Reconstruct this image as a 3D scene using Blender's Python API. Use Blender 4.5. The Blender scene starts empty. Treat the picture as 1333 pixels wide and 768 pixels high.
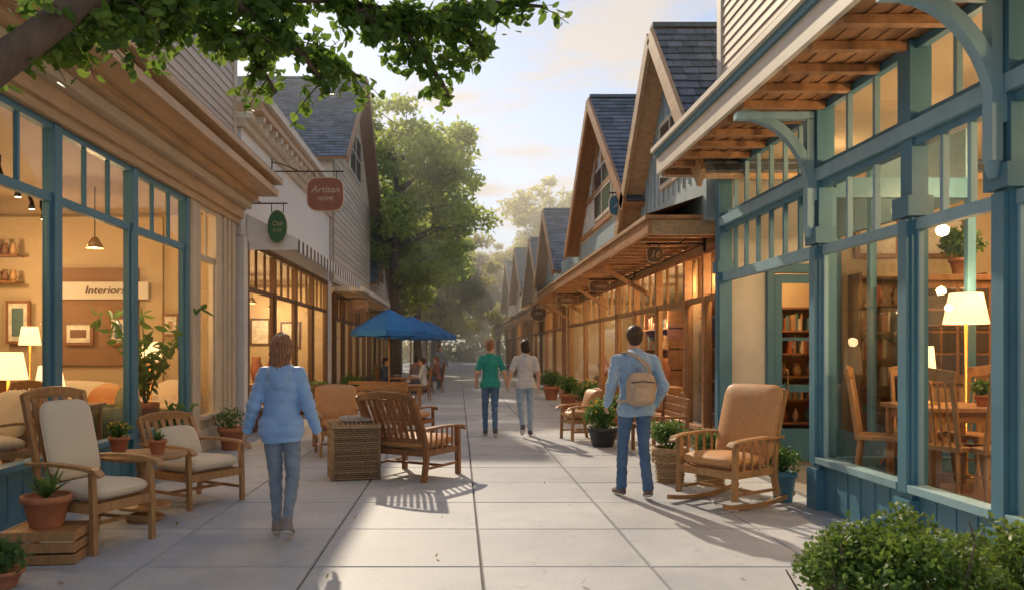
import bpy, bmesh, math, random, time
import numpy as np
from mathutils import Vector, Matrix
T0=time.time()
random.seed(7); rng=np.random.default_rng(7)
scene=bpy.context.scene
COL=scene.collection
# ---------------------------------------------------------------- materials
MATS={}
def newmat(name):
    m=bpy.data.materials.new(name); m.use_nodes=True
    nt=m.node_tree; b=nt.nodes['Principled BSDF']
    return m,nt,b
def M(name,col,rough=.6,var=.12,ns=5,bump=.15,stretch=(1,1,1),island=.08,metal=0,hue=0.0,bd=.004,spec=.4,sub=0,sheen=0):
    if name in MATS: return MATS[name]
    m,nt,b=newmat(name); N=nt.nodes.new; L=nt.links.new
    tc=N('ShaderNodeTexCoord'); mp=N('ShaderNodeMapping'); mp.inputs['Scale'].default_value=[ns*s for s in stretch]
    L(tc.outputs['Object'],mp.inputs['Vector'])
    no=N('ShaderNodeTexNoise'); no.inputs['Scale'].default_value=1; no.inputs['Detail'].default_value=7; no.inputs['Roughness'].default_value=.62
    L(mp.outputs[0],no.inputs['Vector'])
    mr=N('ShaderNodeMapRange'); mr.inputs[1].default_value=.3; mr.inputs[2].default_value=.7; mr.inputs[3].default_value=1-var; mr.inputs[4].default_value=1+var
    L(no.outputs['Fac'],mr.inputs[0])
    ge=N('ShaderNodeNewGeometry'); mi=N('ShaderNodeMapRange'); mi.inputs[3].default_value=1-island; mi.inputs[4].default_value=1+island
    L(ge.outputs['Random Per Island'],mi.inputs[0])
    mu=N('ShaderNodeMath'); mu.operation='MULTIPLY'; L(mr.outputs[0],mu.inputs[0]); L(mi.outputs[0],mu.inputs[1])
    hs=N('ShaderNodeHueSaturation'); hs.inputs['Color'].default_value=(*col,1); L(mu.outputs[0],hs.inputs['Value'])
    if hue:
        mh=N('ShaderNodeMapRange'); mh.inputs[3].default_value=.5-hue; mh.inputs[4].default_value=.5+hue
        L(ge.outputs['Random Per Island'],mh.inputs[0]); L(mh.outputs[0],hs.inputs['Hue'])
    L(hs.outputs[0],b.inputs['Base Color'])
    rr=N('ShaderNodeMapRange'); rr.inputs[3].default_value=max(.05,rough-.12); rr.inputs[4].default_value=min(1,rough+.12)
    L(no.outputs['Fac'],rr.inputs[0]); L(rr.outputs[0],b.inputs['Roughness'])
    b.inputs['Metallic'].default_value=metal; b.inputs['Specular IOR Level'].default_value=spec
    if sub: b.inputs['Subsurface Weight'].default_value=sub; b.inputs['Subsurface Scale'].default_value=.02
    if sheen: b.inputs['Sheen Weight'].default_value=sheen
    if bump:
        bp=N('ShaderNodeBump'); bp.inputs['Strength'].default_value=bump; bp.inputs['Distance'].default_value=bd
        L(no.outputs['Fac'],bp.inputs['Height']); L(bp.outputs[0],b.inputs['Normal'])
    MATS[name]=m; return m
def emis(name,col,s):
    if name in MATS: return MATS[name]
    m,nt,b=newmat(name); b.inputs['Base Color'].default_value=(*col,1); b.inputs['Emission Color'].default_value=(*col,1); b.inputs['Emission Strength'].default_value=s
    MATS[name]=m; return m
def leafmat(name,c1,c2,tr=.5):
    m=bpy.data.materials.new(name); m.use_nodes=True; nt=m.node_tree; nt.nodes.clear(); N=nt.nodes.new; L=nt.links.new
    ge=N('ShaderNodeNewGeometry'); cr=N('ShaderNodeMix'); cr.data_type='RGBA'
    cr.inputs[6].default_value=(*c1,1); cr.inputs[7].default_value=(*c2,1); L(ge.outputs['Random Per Island'],cr.inputs[0])
    d=N('ShaderNodeBsdfPrincipled'); d.inputs['Roughness'].default_value=.5; L(cr.outputs[2],d.inputs['Base Color'])
    t=N('ShaderNodeBsdfTranslucent'); hs=N('ShaderNodeHueSaturation'); hs.inputs['Hue'].default_value=.48; hs.inputs['Value'].default_value=2.4
    L(cr.outputs[2],hs.inputs['Color']); L(hs.outputs[0],t.inputs['Color'])
    mx=N('ShaderNodeMixShader'); mx.inputs[0].default_value=tr; L(d.outputs[0],mx.inputs[1]); L(t.outputs[0],mx.inputs[2])
    o=N('ShaderNodeOutputMaterial'); L(mx.outputs[0],o.inputs[0]); return m
def glassmat():
    m=bpy.data.materials.new('window_glass'); m.use_nodes=True; nt=m.node_tree; nt.nodes.clear(); N=nt.nodes.new; L=nt.links.new
    tr=N('ShaderNodeBsdfTransparent'); tr.inputs[0].default_value=(.95,.97,.97,1)
    gl=N('ShaderNodeBsdfGlossy'); gl.inputs['Roughness'].default_value=.015
    lw=N('ShaderNodeLayerWeight'); lw.inputs[0].default_value=.5
    pw=N('ShaderNodeMath'); pw.operation='POWER'; pw.inputs[1].default_value=5; L(lw.outputs['Facing'],pw.inputs[0])
    ma=N('ShaderNodeMath'); ma.operation='MULTIPLY_ADD'; ma.inputs[1].default_value=.6; ma.inputs[2].default_value=.045; L(pw.outputs[0],ma.inputs[0])
    mx=N('ShaderNodeMixShader'); L(ma.outputs[0],mx.inputs[0]); L(tr.outputs[0],mx.inputs[1]); L(gl.outputs[0],mx.inputs[2])
    o=N('ShaderNodeOutputMaterial'); L(mx.outputs[0],o.inputs[0]); return m
GLASS=glassmat()
TEAL=M('teal_paint',(.085,.22,.3),.45,.14,3,.2,(1,1,.4))
TEALL=M('light_teal_paint',(.26,.43,.5),.5,.14,3,.2,(1,1,.4),.1)
PALEB=M('pale_blue_siding',(.36,.48,.54),.6,.12,3,.2,(1,1,.4),.1)
BEIGE=M('beige_paint',(.6,.5,.37),.55,.1,3,.15)
CREAM=M('cream_paint',(.7,.64,.54),.55,.08,3,.15)
SIDE1=M('grey_beige_siding',(.58,.51,.44),.65,.12,2.5,.25,(1,.15,6),.1)
SIDE2=M('warm_siding',(.6,.51,.41),.65,.12,2.5,.25,(1,.15,6),.1)
WHITE=M('white_stucco',(.8,.79,.77),.8,.06,9,.35)
TANW=M('tan_wood_trim',(.52,.35,.2),.5,.22,4,.25,(3,.4,5),.15)
BRW=M('brown_wood',(.4,.21,.1),.5,.25,5,.25,(3,.5,3),.18)
DKW=M('dark_wood',(.14,.075,.04),.5,.25,5,.25,(3,3,.5),.15)
OAK=M('oak_wood',(.42,.23,.1),.42,.25,9,.15,(4,4,.7),.12)
OAKD=M('walnut_wood',(.27,.125,.055),.4,.3,9,.15,(4,4,.7),.12)
SLATE=M('slate_shingle',(.13,.16,.2),.75,.2,8,.4,(1,1,1),.35,hue=.02)
TERRA=M('terracotta',(.45,.18,.09),.75,.15,14,.2)
SOIL=M('soil',(.03,.02,.015),.95,.3,40,.6)
WICK=M('wicker',(.34,.23,.13),.7,.25,30,.5,island=.3)
CUSH=M('cream_fabric',(.74,.64,.48),.9,.06,60,.3,sheen=.3,bd=.002)
TANC=M('tan_leather',(.58,.3,.12),.55,.1,20,.2,sheen=.1)
BLUEU=M('blue_canvas',(.035,.19,.5),.8,.08,8,.15)
IRON=M('black_iron',(.02,.02,.022),.45,.1,20,.1,metal=.6)
INW=M('interior_wall',(.6,.46,.28),.8,.05,2,.05)
INW2=M('interior_brown_wall',(.3,.17,.09),.7,.1,2,.05)
INF=M('interior_floor',(.24,.13,.06),.35,.2,4,.1,(1,4,1))
CEIL=M('interior_ceiling',(.5,.4,.28),.8,.05,2,.05)
SHADE=emis('lamp_shade',(1,.64,.3),2.0)
BULB=emis('bulb',(1,.75,.42),12)
PAPER=M('paper_print',(.75,.68,.55),.8,.25,9,0)
BARK=M('bark',(.13,.09,.065),.9,.35,14,1,(1,1,.35),bd=.03)
# ---------------------------------------------------------------- mesh builder
class MB:
    def __init__(s,name): s.name=name; s.v=[]; s.f=[]; s.m=[]; s.sm=[]; s.mats=[]
    def mi(s,m):
        if m not in s.mats: s.mats.append(m)
        return s.mats.index(m)
    def add(s,vs,fs,m,smooth=False):
        o=len(s.v); s.v+= [tuple(map(float,v)) for v in vs]; k=s.mi(m)
        for f in fs: s.f.append(tuple(o+i for i in f)); s.m.append(k); s.sm.append(smooth)
    def box(s,x0,x1,y0,y1,z0,z1,m):
        if x0>x1:x0,x1=x1,x0
        s.add([(x0,y0,z0),(x1,y0,z0),(x1,y1,z0),(x0,y1,z0),(x0,y0,z1),(x1,y0,z1),(x1,y1,z1),(x0,y1,z1)],
          [(3,2,1,0),(4,5,6,7),(0,1,5,4),(1,2,6,5),(2,3,7,6),(3,0,4,7)],m)
    def cbox(s,c,sz,m,rx=0,rz=0):
        R=Matrix.Rotation(rz,3,'Z')@Matrix.Rotation(rx,3,'X'); c=Vector(c); vs=[]
        for z in(-1,1):
            for x,y in((-1,-1),(1,-1),(1,1),(-1,1)): vs.append(c+R@Vector((x*sz[0]/2,y*sz[1]/2,z*sz[2]/2)))
        s.add(vs,[(3,2,1,0),(4,5,6,7),(0,1,5,4),(1,2,6,5),(2,3,7,6),(3,0,4,7)],m)
    def beam(s,a,b,w,t,m,side=None):
        a=Vector(a);b=Vector(b);d=(b-a).normalized()
        if side is None: side=d.cross(Vector((0,0,1))) if abs(d.z)<.85 else Vector((1,0,0))
        side=Vector(side); side=(side-d*side.dot(d)).normalized(); u=d.cross(side)
        vs=[]
        for p in(a,b):
            for i,j in((-1,-1),(1,-1),(1,1),(-1,1)): vs.append(p+side*(i*w/2)+u*(j*t/2))
        s.add(vs,[(3,2,1,0),(4,5,6,7),(0,1,5,4),(1,2,6,5),(2,3,7,6),(3,0,4,7)],m)
    def sweep(s,pts,w,t,m,side):
        pts=[Vector(p) for p in pts]; side=Vector(side).normalized(); vs=[];fs=[];n=len(pts)
        for i,p in enumerate(pts):
            d=(pts[min(i+1,n-1)]-pts[max(i-1,0)]).normalized(); sd=(side-d*side.dot(d)).normalized(); u=d.cross(sd)
            for a,b in((-1,-1),(1,-1),(1,1),(-1,1)): vs.append(p+sd*(a*w/2)+u*(b*t/2))
        for i in range(n-1):
            for k in range(4): fs.append((i*4+k,i*4+(k+1)%4,i*4+4+(k+1)%4,i*4+4+k))
        fs+=[(3,2,1,0),tuple(4*(n-1)+k for k in range(4))]
        s.add(vs,fs,m)
    def tube(s,pts,rad,m,n=10):
        pts=[Vector(p) for p in pts]; k=len(pts)
        if not hasattr(rad,'__len__'): rad=[rad]*k
        vs=[];fs=[]; ref=Vector((0.31,.2,.93)) 
        for i,p in enumerate(pts):
            d=(pts[min(i+1,k-1)]-pts[max(i-1,0)]).normalized()
            a=d.cross(ref if abs(d.dot(ref.normalized()))<.95 else Vector((1,0,0))).normalized(); b=d.cross(a)
            for j in range(n):
                q=2*math.pi*j/n; vs.append(p+a*(math.cos(q)*rad[i])+b*(math.sin(q)*rad[i]))
        for i in range(k-1):
            for j in range(n): fs.append((i*n+j,i*n+(j+1)%n,(i+1)*n+(j+1)%n,(i+1)*n+j))
        fs+=[tuple(range(n-1,-1,-1)),tuple((k-1)*n+j for j in range(n))]
        s.add(vs,fs,m,True)
    def lathe(s,prof,c,m,n=24,sy=1):
        vs=[];fs=[];k=len(prof)
        for r,z in prof:
            for j in range(n):
                q=2*math.pi*j/n; vs.append((c[0]+r*math.cos(q),c[1]+r*sy*math.sin(q),c[2]+z))
        for i in range(k-1):
            for j in range(n): fs.append((i*n+j,i*n+(j+1)%n,(i+1)*n+(j+1)%n,(i+1)*n+j))
        fs+=[tuple(range(n-1,-1,-1)),tuple((k-1)*n+j for j in range(n))]
        s.add(vs,fs,m,True)
    def cushion(s,c,sz,m,rx=0,rz=0,e=.35,puff=.0):
        nu,nv=28,14; R=Matrix.Rotation(rz,3,'Z')@Matrix.Rotation(rx,3,'X'); c=Vector(c); vs=[];fs=[]
        f=lambda t,p: math.copysign(abs(t)**p,t)
        ph0=random.random()*6
        for i in range(nv+1):
            ph=-math.pi/2+math.pi*i/nv
            for j in range(nu):
                th=2*math.pi*j/nu
                x=f(math.cos(ph),.6)*f(math.cos(th),e); y=f(math.cos(ph),.6)*f(math.sin(th),e); z=f(math.sin(ph),.75)
                z*=1-.35*max(abs(x),abs(y))**3+.06*math.sin(3*x+ph0)*math.cos(2.5*y+ph0)
                vs.append(c+R@Vector((x*sz[0]/2,y*sz[1]/2,z*sz[2]/2)))
        for i in range(nv):
            for j in range(nu): fs.append((i*nu+j,i*nu+(j+1)%nu,(i+1)*nu+(j+1)%nu,(i+1)*nu+j))
        s.add(vs,fs,m,True)
        mid=nv//2
        if min(sz)>.1: s.tube([vs[mid*nu+j] for j in range(nu)]+[vs[mid*nu]],.005,m,5)
    def leaves(s,pos,size,m,up=.5,asp=.55,droop=0):
        n=len(pos); 
        if n==0:return
        pos=np.asarray(pos); d=rng.normal(size=(n,3)); d[:,2]-=droop; d/=np.linalg.norm(d,axis=1)[:,None]
        nn=rng.normal(size=(n,3)); nn[:,2]+=up; sd=np.cross(d,nn); sd/=np.linalg.norm(sd,axis=1)[:,None]+1e-9; u=np.cross(sd,d)
        L=size*rng.uniform(.65,1.25,n)[:,None]; W=L*asp/2
        P=[pos,pos+d*L*.3+sd*W+u*L*.06,pos+d*L*.7+sd*W*.8+u*L*.05,pos+d*L,pos+d*L*.7-sd*W*.8+u*L*.05,pos+d*L*.3-sd*W+u*L*.06]
        vs=np.stack(P,1).reshape(-1,3); o=len(s.v); s.v+=vs.tolist(); k=s.mi(m)
        for i in range(n):
            b=o+i*6; s.f.append((b,b+1,b+2,b+3)); s.f.append((b,b+3,b+4,b+5))
        s.m+=[k]*(2*n); s.sm+=[False]*(2*n)
    def text(s,txt,size,c,m,rz=0,ext=.006):
        cu=bpy.data.curves.new('t','FONT'); cu.body=txt; cu.size=size; cu.extrude=ext; cu.align_x='CENTER'; cu.align_y='CENTER'; cu.resolution_u=3; cu.shear=.25
        ob=bpy.data.objects.new('t',cu); COL.objects.link(ob); dg=bpy.context.evaluated_depsgraph_get(); me=ob.evaluated_get(dg).to_mesh()
        R=Matrix.Rotation(rz,3,'Z')@Matrix.Rotation(math.pi/2,3,'X'); c=Vector(c)
        s.add([c+R@v.co for v in me.vertices],[tuple(p.vertices) for p in me.polygons],m)
        ob.to_mesh_clear(); bpy.data.objects.remove(ob)
    def done(s,loc=(0,0,0),rz=0,bevel=0,parent=None,recalc=False,name=None,scale=1):
        me=bpy.data.meshes.new(s.name); me.from_pydata(s.v,[],s.f)
        for m in s.mats: me.materials.append(m)
        me.polygons.foreach_set('material_index',s.m); me.polygons.foreach_set('use_smooth',s.sm); me.update()
        ob=bpy.data.objects.new(name or s.name,me); ob.location=loc; ob.rotation_euler[2]=rz; ob.scale=(scale,)*3; COL.objects.link(ob)
        if bevel:
            b=ob.modifiers.new('bevel','BEVEL'); b.width=bevel; b.segments=2; b.limit_method='ANGLE'; b.angle_limit=math.radians(50)
        if parent: ob.parent=parent
        return ob
def empty(name,loc=(0,0,0),rz=0):
    e=bpy.data.objects.new(name,None); e.location=loc; e.rotation_euler[2]=rz; e.empty_display_size=.1; COL.objects.link(e); return e
def face(dx,dy): return math.atan2(-dx,dy)
def plight(loc,p,r=.08,col=(1,.64,.31)):
    l=bpy.data.lights.new('ceiling_light','POINT'); l.energy=p; l.shadow_soft_size=r; l.color=col
    o=bpy.data.objects.new('ceiling_light',l); o.location=loc; COL.objects.link(o)
# ---------------------------------------------------------------- ground
def ground():
    m,nt,b=newmat('concrete'); N=nt.nodes.new; L=nt.links.new
    tc=N('ShaderNodeTexCoord'); n1=N('ShaderNodeTexNoise'); n1.inputs['Scale'].default_value=1.1; n1.inputs['Detail'].default_value=9; n1.inputs['Roughness'].default_value=.68
    n2=N('ShaderNodeTexNoise'); n2.inputs['Scale'].default_value=70; n2.inputs['Detail'].default_value=4
    L(tc.outputs['Object'],n1.inputs[0]); L(tc.outputs['Object'],n2.inputs[0])
    cr=N('ShaderNodeValToRGB'); cr.color_ramp.elements[0].position=.3; cr.color_ramp.elements[0].color=(.37,.41,.46,1); cr.color_ramp.elements[1].position=.7; cr.color_ramp.elements[1].color=(.55,.58,.62,1)
    L(n1.outputs[0],cr.inputs[0]); ge=N('ShaderNodeNewGeometry'); mr=N('ShaderNodeMapRange'); mr.inputs[3].default_value=.88; mr.inputs[4].default_value=1.08; L(ge.outputs['Random Per Island'],mr.inputs[0])
    m2=N('ShaderNodeMapRange'); m2.inputs[1].default_value=.3;m2.inputs[2].default_value=.7;m2.inputs[3].default_value=.88; m2.inputs[4].default_value=1.1; L(n2.outputs[0],m2.inputs[0])
    n3=N('ShaderNodeTexNoise'); n3.inputs['Scale'].default_value=6; n3.inputs['Detail'].default_value=3; L(tc.outputs['Object'],n3.inputs[0])
    m3=N('ShaderNodeMapRange'); m3.inputs[1].default_value=.62; m3.inputs[2].default_value=.74; m3.inputs[3].default_value=1; m3.inputs[4].default_value=.82; L(n3.outputs[0],m3.inputs[0])
    mu=N('ShaderNodeMath'); mu.operation='MULTIPLY'; L(mr.outputs[0],mu.inputs[0]); L(m2.outputs[0],mu.inputs[1])
    mu2=N('ShaderNodeMath'); mu2.operation='MULTIPLY'; L(mu.outputs[0],mu2.inputs[0]); L(m3.outputs[0],mu2.inputs[1])
    hs=N('ShaderNodeHueSaturation'); L(cr.outputs[0],hs.inputs['Color']); L(mu2.outputs[0],hs.inputs['Value']); L(hs.outputs[0],b.inputs['Base Color'])
    rr=N('ShaderNodeMapRange'); rr.inputs[3].default_value=.45; rr.inputs[4].default_value=.78; L(n1.outputs[0],rr.inputs[0]); L(rr.outputs[0],b.inputs['Roughness'])
    bp=N('ShaderNodeBump'); bp.inputs['Strength'].default_value=.3; bp.inputs['Distance'].default_value=.003; L(n2.outputs[0],bp.inputs['Height']); L(bp.outputs[0],b.inputs['Normal'])
    g=MB('ground'); g.add([(-500,-100,-.02),(500,-100,-.02),(500,900,-.02),(-500,900,-.02)],[(0,1,2,3)],M('ground_earth',(.13,.125,.11),.9,.2,1,.2)); g.done()
    p=MB('pavement'); gx=.012; c=.008
    xs=[-1.07+1.235*i for i in range(-4,6)]
    for i in range(len(xs)-1):
        for j in range(-2,85):
            x0,x1=xs[i]+gx/2,xs[i+1]-gx/2; y0=-.3+1.22*j+gx/2; y1=y0+1.22-gx; t=-.0+random.uniform(-.0012,.0012)
            p.add([(x0,y0,-.018),(x1,y0,-.018),(x1,y1,-.018),(x0,y1,-.018),(x0+c,y0+c,t),(x1-c,y0+c,t),(x1-c,y1-c,t),(x0+c,y1-c,t)],
              [(4,5,6,7),(0,1,5,4),(1,2,6,5),(2,3,7,6),(3,0,4,7)],m)
    p.done()
ground()
# ---------------------------------------------------------------- building helpers
def siding(mb,s,X,y0,y1,z0,z1,m,b=.15):
    n=-s; z=z0
    while z<z1-.01:
        h=min(b,z1-z); y=y0
        while y<y1-.01:
            L=min(random.uniform(2.2,4),y1-y); 
            if y1-(y+L)<.5: L=y1-y
            a=X+n*.028; c=X+n*.008; Y1=y+L-.002
            mb.add([(a,y,z),(a,Y1,z),(c,Y1,z+h),(c,y,z+h),(X,y,z),(X,Y1,z)],[(0,1,2,3) if s<0 else (3,2,1,0),(0,4,5,1) if s<0 else (1,5,4,0)],m); y+=L
        z+=h
def shingles(mb,o,u,v,LU,LV,m,w=.27,h=.21):
    o=Vector(o);u=Vector(u).normalized();v=Vector(v).normalized();n=u.cross(v)
    if n.z<0:n=-n
    rows=int(math.ceil(LV/h))
    for r in range(rows):
        a=r*h; b=min((r+1)*h,LV); x=-random.uniform(0,w)
        while x<LU:
            ww=w*random.uniform(.75,1.2); x0=max(x,0)+.004; x1=min(x+ww,LU)-.004; x+=ww
            if x1-x0<.02: continue
            t=random.uniform(.022,.032); jj=random.uniform(-.008,.008)
            P=lambda U,V,Nn:o+u*U+v*V+n*Nn
            vs=[P(x0,a,.006),P(x1,a,.006),P(x1,b+jj,t),P(x0,b+jj,t),P(x0,b+jj,0),P(x1,b+jj,0)]
            mb.add(vs,[(0,1,2,3),(3,2,5,4)],m)
def room(mb,s,X,dep,y0,y1,zf,zc,wm=INW,fm=INF):
    x1=X+s*dep
    mb.box(X+s*.12,x1-s*.003,y0+.153,y1-.153,-.01,zf,fm)
    mb.box(x1,x1+s*.15,y0,y1,-.01,zc-.003,wm)
    mb.box(X+s*.1,x1-s*.004,y0,y0+.15,-.01,zc-.003,wm); mb.box(X+s*.1,x1-s*.004,y1-.15,y1,-.01,zc-.003,wm)
    mb.box(X+s*.1,x1+s*.15,y0,y1,zc,zc+.12,CEIL)
def shopfront(fr,gl,s,X,ys,zb,zm,zt,m,pw=.1,subs=3,sillm=None,panel=None,subm=None):
    for y in ys: fr.box(X-s*.05,X+s*.08,y-pw/2,y+pw/2,0.001,zt-.002,m)
    for a,b in zip(ys[:-1],ys[1:]):
        A=a+pw/2;B=b-pw/2
        fr.box(X-s*.005,X+s*.1,A,B,.002,zb-.06,panel or m)
        k=max(2,int((B-A)/.22))
        for i in range(1,k):
            yy=A+(B-A)*i/k; fr.box(X-s*.014,X,yy-.012,yy+.012,.05,zb-.1,panel or m)
        fr.box(X-s*.09,X+s*.06,A,B,zb-.06,zb,sillm or m)
        fr.box(X-s*.02,X+s*.05,A,B,zm-.045,zm+.045,subm or m)
        fr.box(X-s*.03,X+s*.06,A,B,zt-.07,zt-.001,m)
        fr.box(X-s*.01,X+s*.03,A,A+.03,zb,zm-.045,subm or m); fr.box(X-s*.01,X+s*.03,B-.03,B,zb,zm-.045,subm or m)
        for i in range(1,subs):
            yy=A+(B-A)*i/subs; fr.box(X-s*.012,X+s*.035,yy-.02,yy+.02,zm+.045,zt-.07,subm or m)
        gx=X+s*.02
        gl.add([(gx,A,zb),(gx,B,zb),(gx,B,zt-.05),(gx,A,zt-.05)],[(0,1,2,3)],GLASS)
PROPS=[M('prop_a',(.5,.3,.14)),M('prop_b',(.2,.1,.06)),M('prop_c',(.7,.6,.42)),M('prop_d',(.12,.2,.2)),M('prop_e',(.45,.12,.05))]
def shelf_stuff(mb,s,X,y0,y1,z0,n,zf,d=.35):
    for lev in range(n):
        z=zf+.5+lev*.5
        mb.box(X-s*.0,X-s*d,y0,y1,z-.03,z,OAKD)
        y=y0+.05
        while y<y1-.2:
            w=random.uniform(.06,.2); h=random.uniform(.1,.36); c=random.choice(PROPS)
            if random.random()<.4: mb.lathe([(w*.2,0),(w*.5,h*.3),(w*.35,h*.7),(w*.2,h*.85),(w*.28,h)],(X-s*d/2,y+w/2,z),c,12)
            else: mb.box(X-s*.05,X-s*(d-.07),y,y+w,z+.001,z+h,c)
            y+=w+random.uniform(.01,.12)
    for y in np.arange(y0,y1,1.2): mb.box(X,X-s*(d+.01),y,y+.03,zf,zf+.5*n+.4,OAKD)
def bookcase(mb,x0,x1,Y,zf,n,d=.32,st=.36):
    mb.box(x0,x1,Y+d,Y+d+.02,zf,zf+n*st+.05,OAKD)
    k=max(1,round((x1-x0)/.8))
    for i in range(k+1): x=x0+(x1-x0)*i/k; mb.box(x-.02,x+.02,Y-.004,Y+d-.001,zf,zf+n*st+.1,OAKD)
    for l in range(n+1):
        z=zf+l*st+.05
        for i in range(k):
            a=x0+(x1-x0)*i/k+.021;b=x0+(x1-x0)*(i+1)/k-.021; mb.box(a,b,Y,Y+d-.002,z-.03,z,OAKD)
            if l==n: continue
            x=a+.01; mode=random.random()
            while x<b-.05:
                if mode<.6:
                    w=random.uniform(.018,.05); h=random.uniform(.18,.28); mb.box(x,x+w-.002,Y+.05,Y+d-.05,z+.001,z+h,random.choice(PROPS)); x+=w
                    if random.random()<.08: x+=.1
                else:
                    w=random.uniform(.09,.16); h=random.uniform(.12,.27); mb.lathe([(w*.25,0),(w*.5,h*.35),(w*.35,h*.7),(w*.2,h*.85),(w*.28,h)],(x+w/2,Y+d/2,z),random.choice(PROPS),12); x+=w+.08
def pendant(mb,x,y,zc,z,p):
    mb.tube([(x,y,zc),(x,y,z+.15)],.008,IRON,6)
    mb.lathe([(.03,.16),(.05,.14),(.13,.0),(.12,.0),(.04,.13)],(x,y,z),M('pendant_metal',(.5,.33,.15),.3,metal=.6),16)
    mb.lathe([(.0,.0),(.035,.02),(.04,.05),(.02,.09)],(x,y,z),BULB,10)
    if p: plight((x,y,z-.1),p)
def cornice(mb,s,X,y0,y1,steps,m):
    for i,(o,z0,z1) in enumerate(steps): mb.box(X-s*o,X+s*.1,y0,y1,z0,z1-.002,m[i%len(m)])
def gable(nm,par,s,Xw,yc,hw,ze,za,dep,wallm,over=.35,rakem=BRW,win=True,batten=True):
    w=MB('gable_wall'); n=-s
    a=(Xw,yc-hw,ze);b=(Xw,yc+hw,ze);c=(Xw,yc,za); xb=Xw+s*dep
    w.add([a,b,c,(xb,a[1],ze),(xb,b[1],ze),(xb,yc,za)],[(0,1,2),(3,5,4),(0,3,4,1)],wallm)
    if batten:
        k=int(2*hw/.3)
        for i in range(1,k):
            y=yc-hw+2*hw*i/k; zt=ze+(za-ze)*(1-abs(y-yc)/hw)-.05
            w.beam((Xw+n*.012,y,ze),(Xw+n*.012,y,zt),.025,.04,wallm)
    if win:
        hh=(za-ze); z0=ze+.08*hh; z1=ze+.52*hh; ww=hw*.3
        w.box(Xw+n*.05,Xw+s*.02,yc-ww,yc+ww,z0,z1,CREAM)
        w.add([(Xw+n*.054,yc-ww+.08,z0+.08),(Xw+n*.054,yc+ww-.08,z0+.08),(Xw+n*.054,yc+ww-.08,z1-.08),(Xw+n*.054,yc-ww+.08,z1-.08)],[(0,1,2,3)],M('dark_pane',(.05,.07,.08),.08,spec=.8,bump=0))
        w.box(Xw+n*.07,Xw+n*.05,yc-.02,yc+.02,z0+.05,z1-.05,CREAM); w.box(Xw+n*.066,Xw+n*.05,yc-ww+.05,yc+ww-.05,(z0+z1)/2-.02,(z0+z1)/2+.02,CREAM)
    w.done(parent=par)
    r=MB('roof'); L=math.hypot(hw,za-ze); ov=.45
    for q in(-1,1):
        v=Vector((0,q*hw,ze-za)).normalized(); nn=Vector((0,q*(za-ze),hw)).normalized(); xo=Xw+n*over
        o=Vector((xo,yc,za))+nn*.1
        shingles(r,o+nn*.02,(s,0,0),v,dep+over,L+ov,SLATE)
        A=o; B=o+v*(L+ov); e=Vector((s*(dep+over),0,0)); t=-nn*.09
        r.add([A,B,B+e,A+e,A+t,B+t,B+e+t,A+e+t],[(0,1,2,3),(4,7,6,5),(0,4,5,1),(1,5,6,2),(2,6,7,3),(3,7,4,0)],rakem)
        r.beam(o+Vector((n*.03,0,-.02))-nn*.07,o+v*(L+ov)+Vector((n*.03,0,0))-nn*.07,.06,.26,rakem,side=(1,0,0))
    r.box(Xw+n*over,xb,yc-.09,yc+.09,za+.13,za+.2,SLATE)
    r.done(parent=par)
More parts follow.
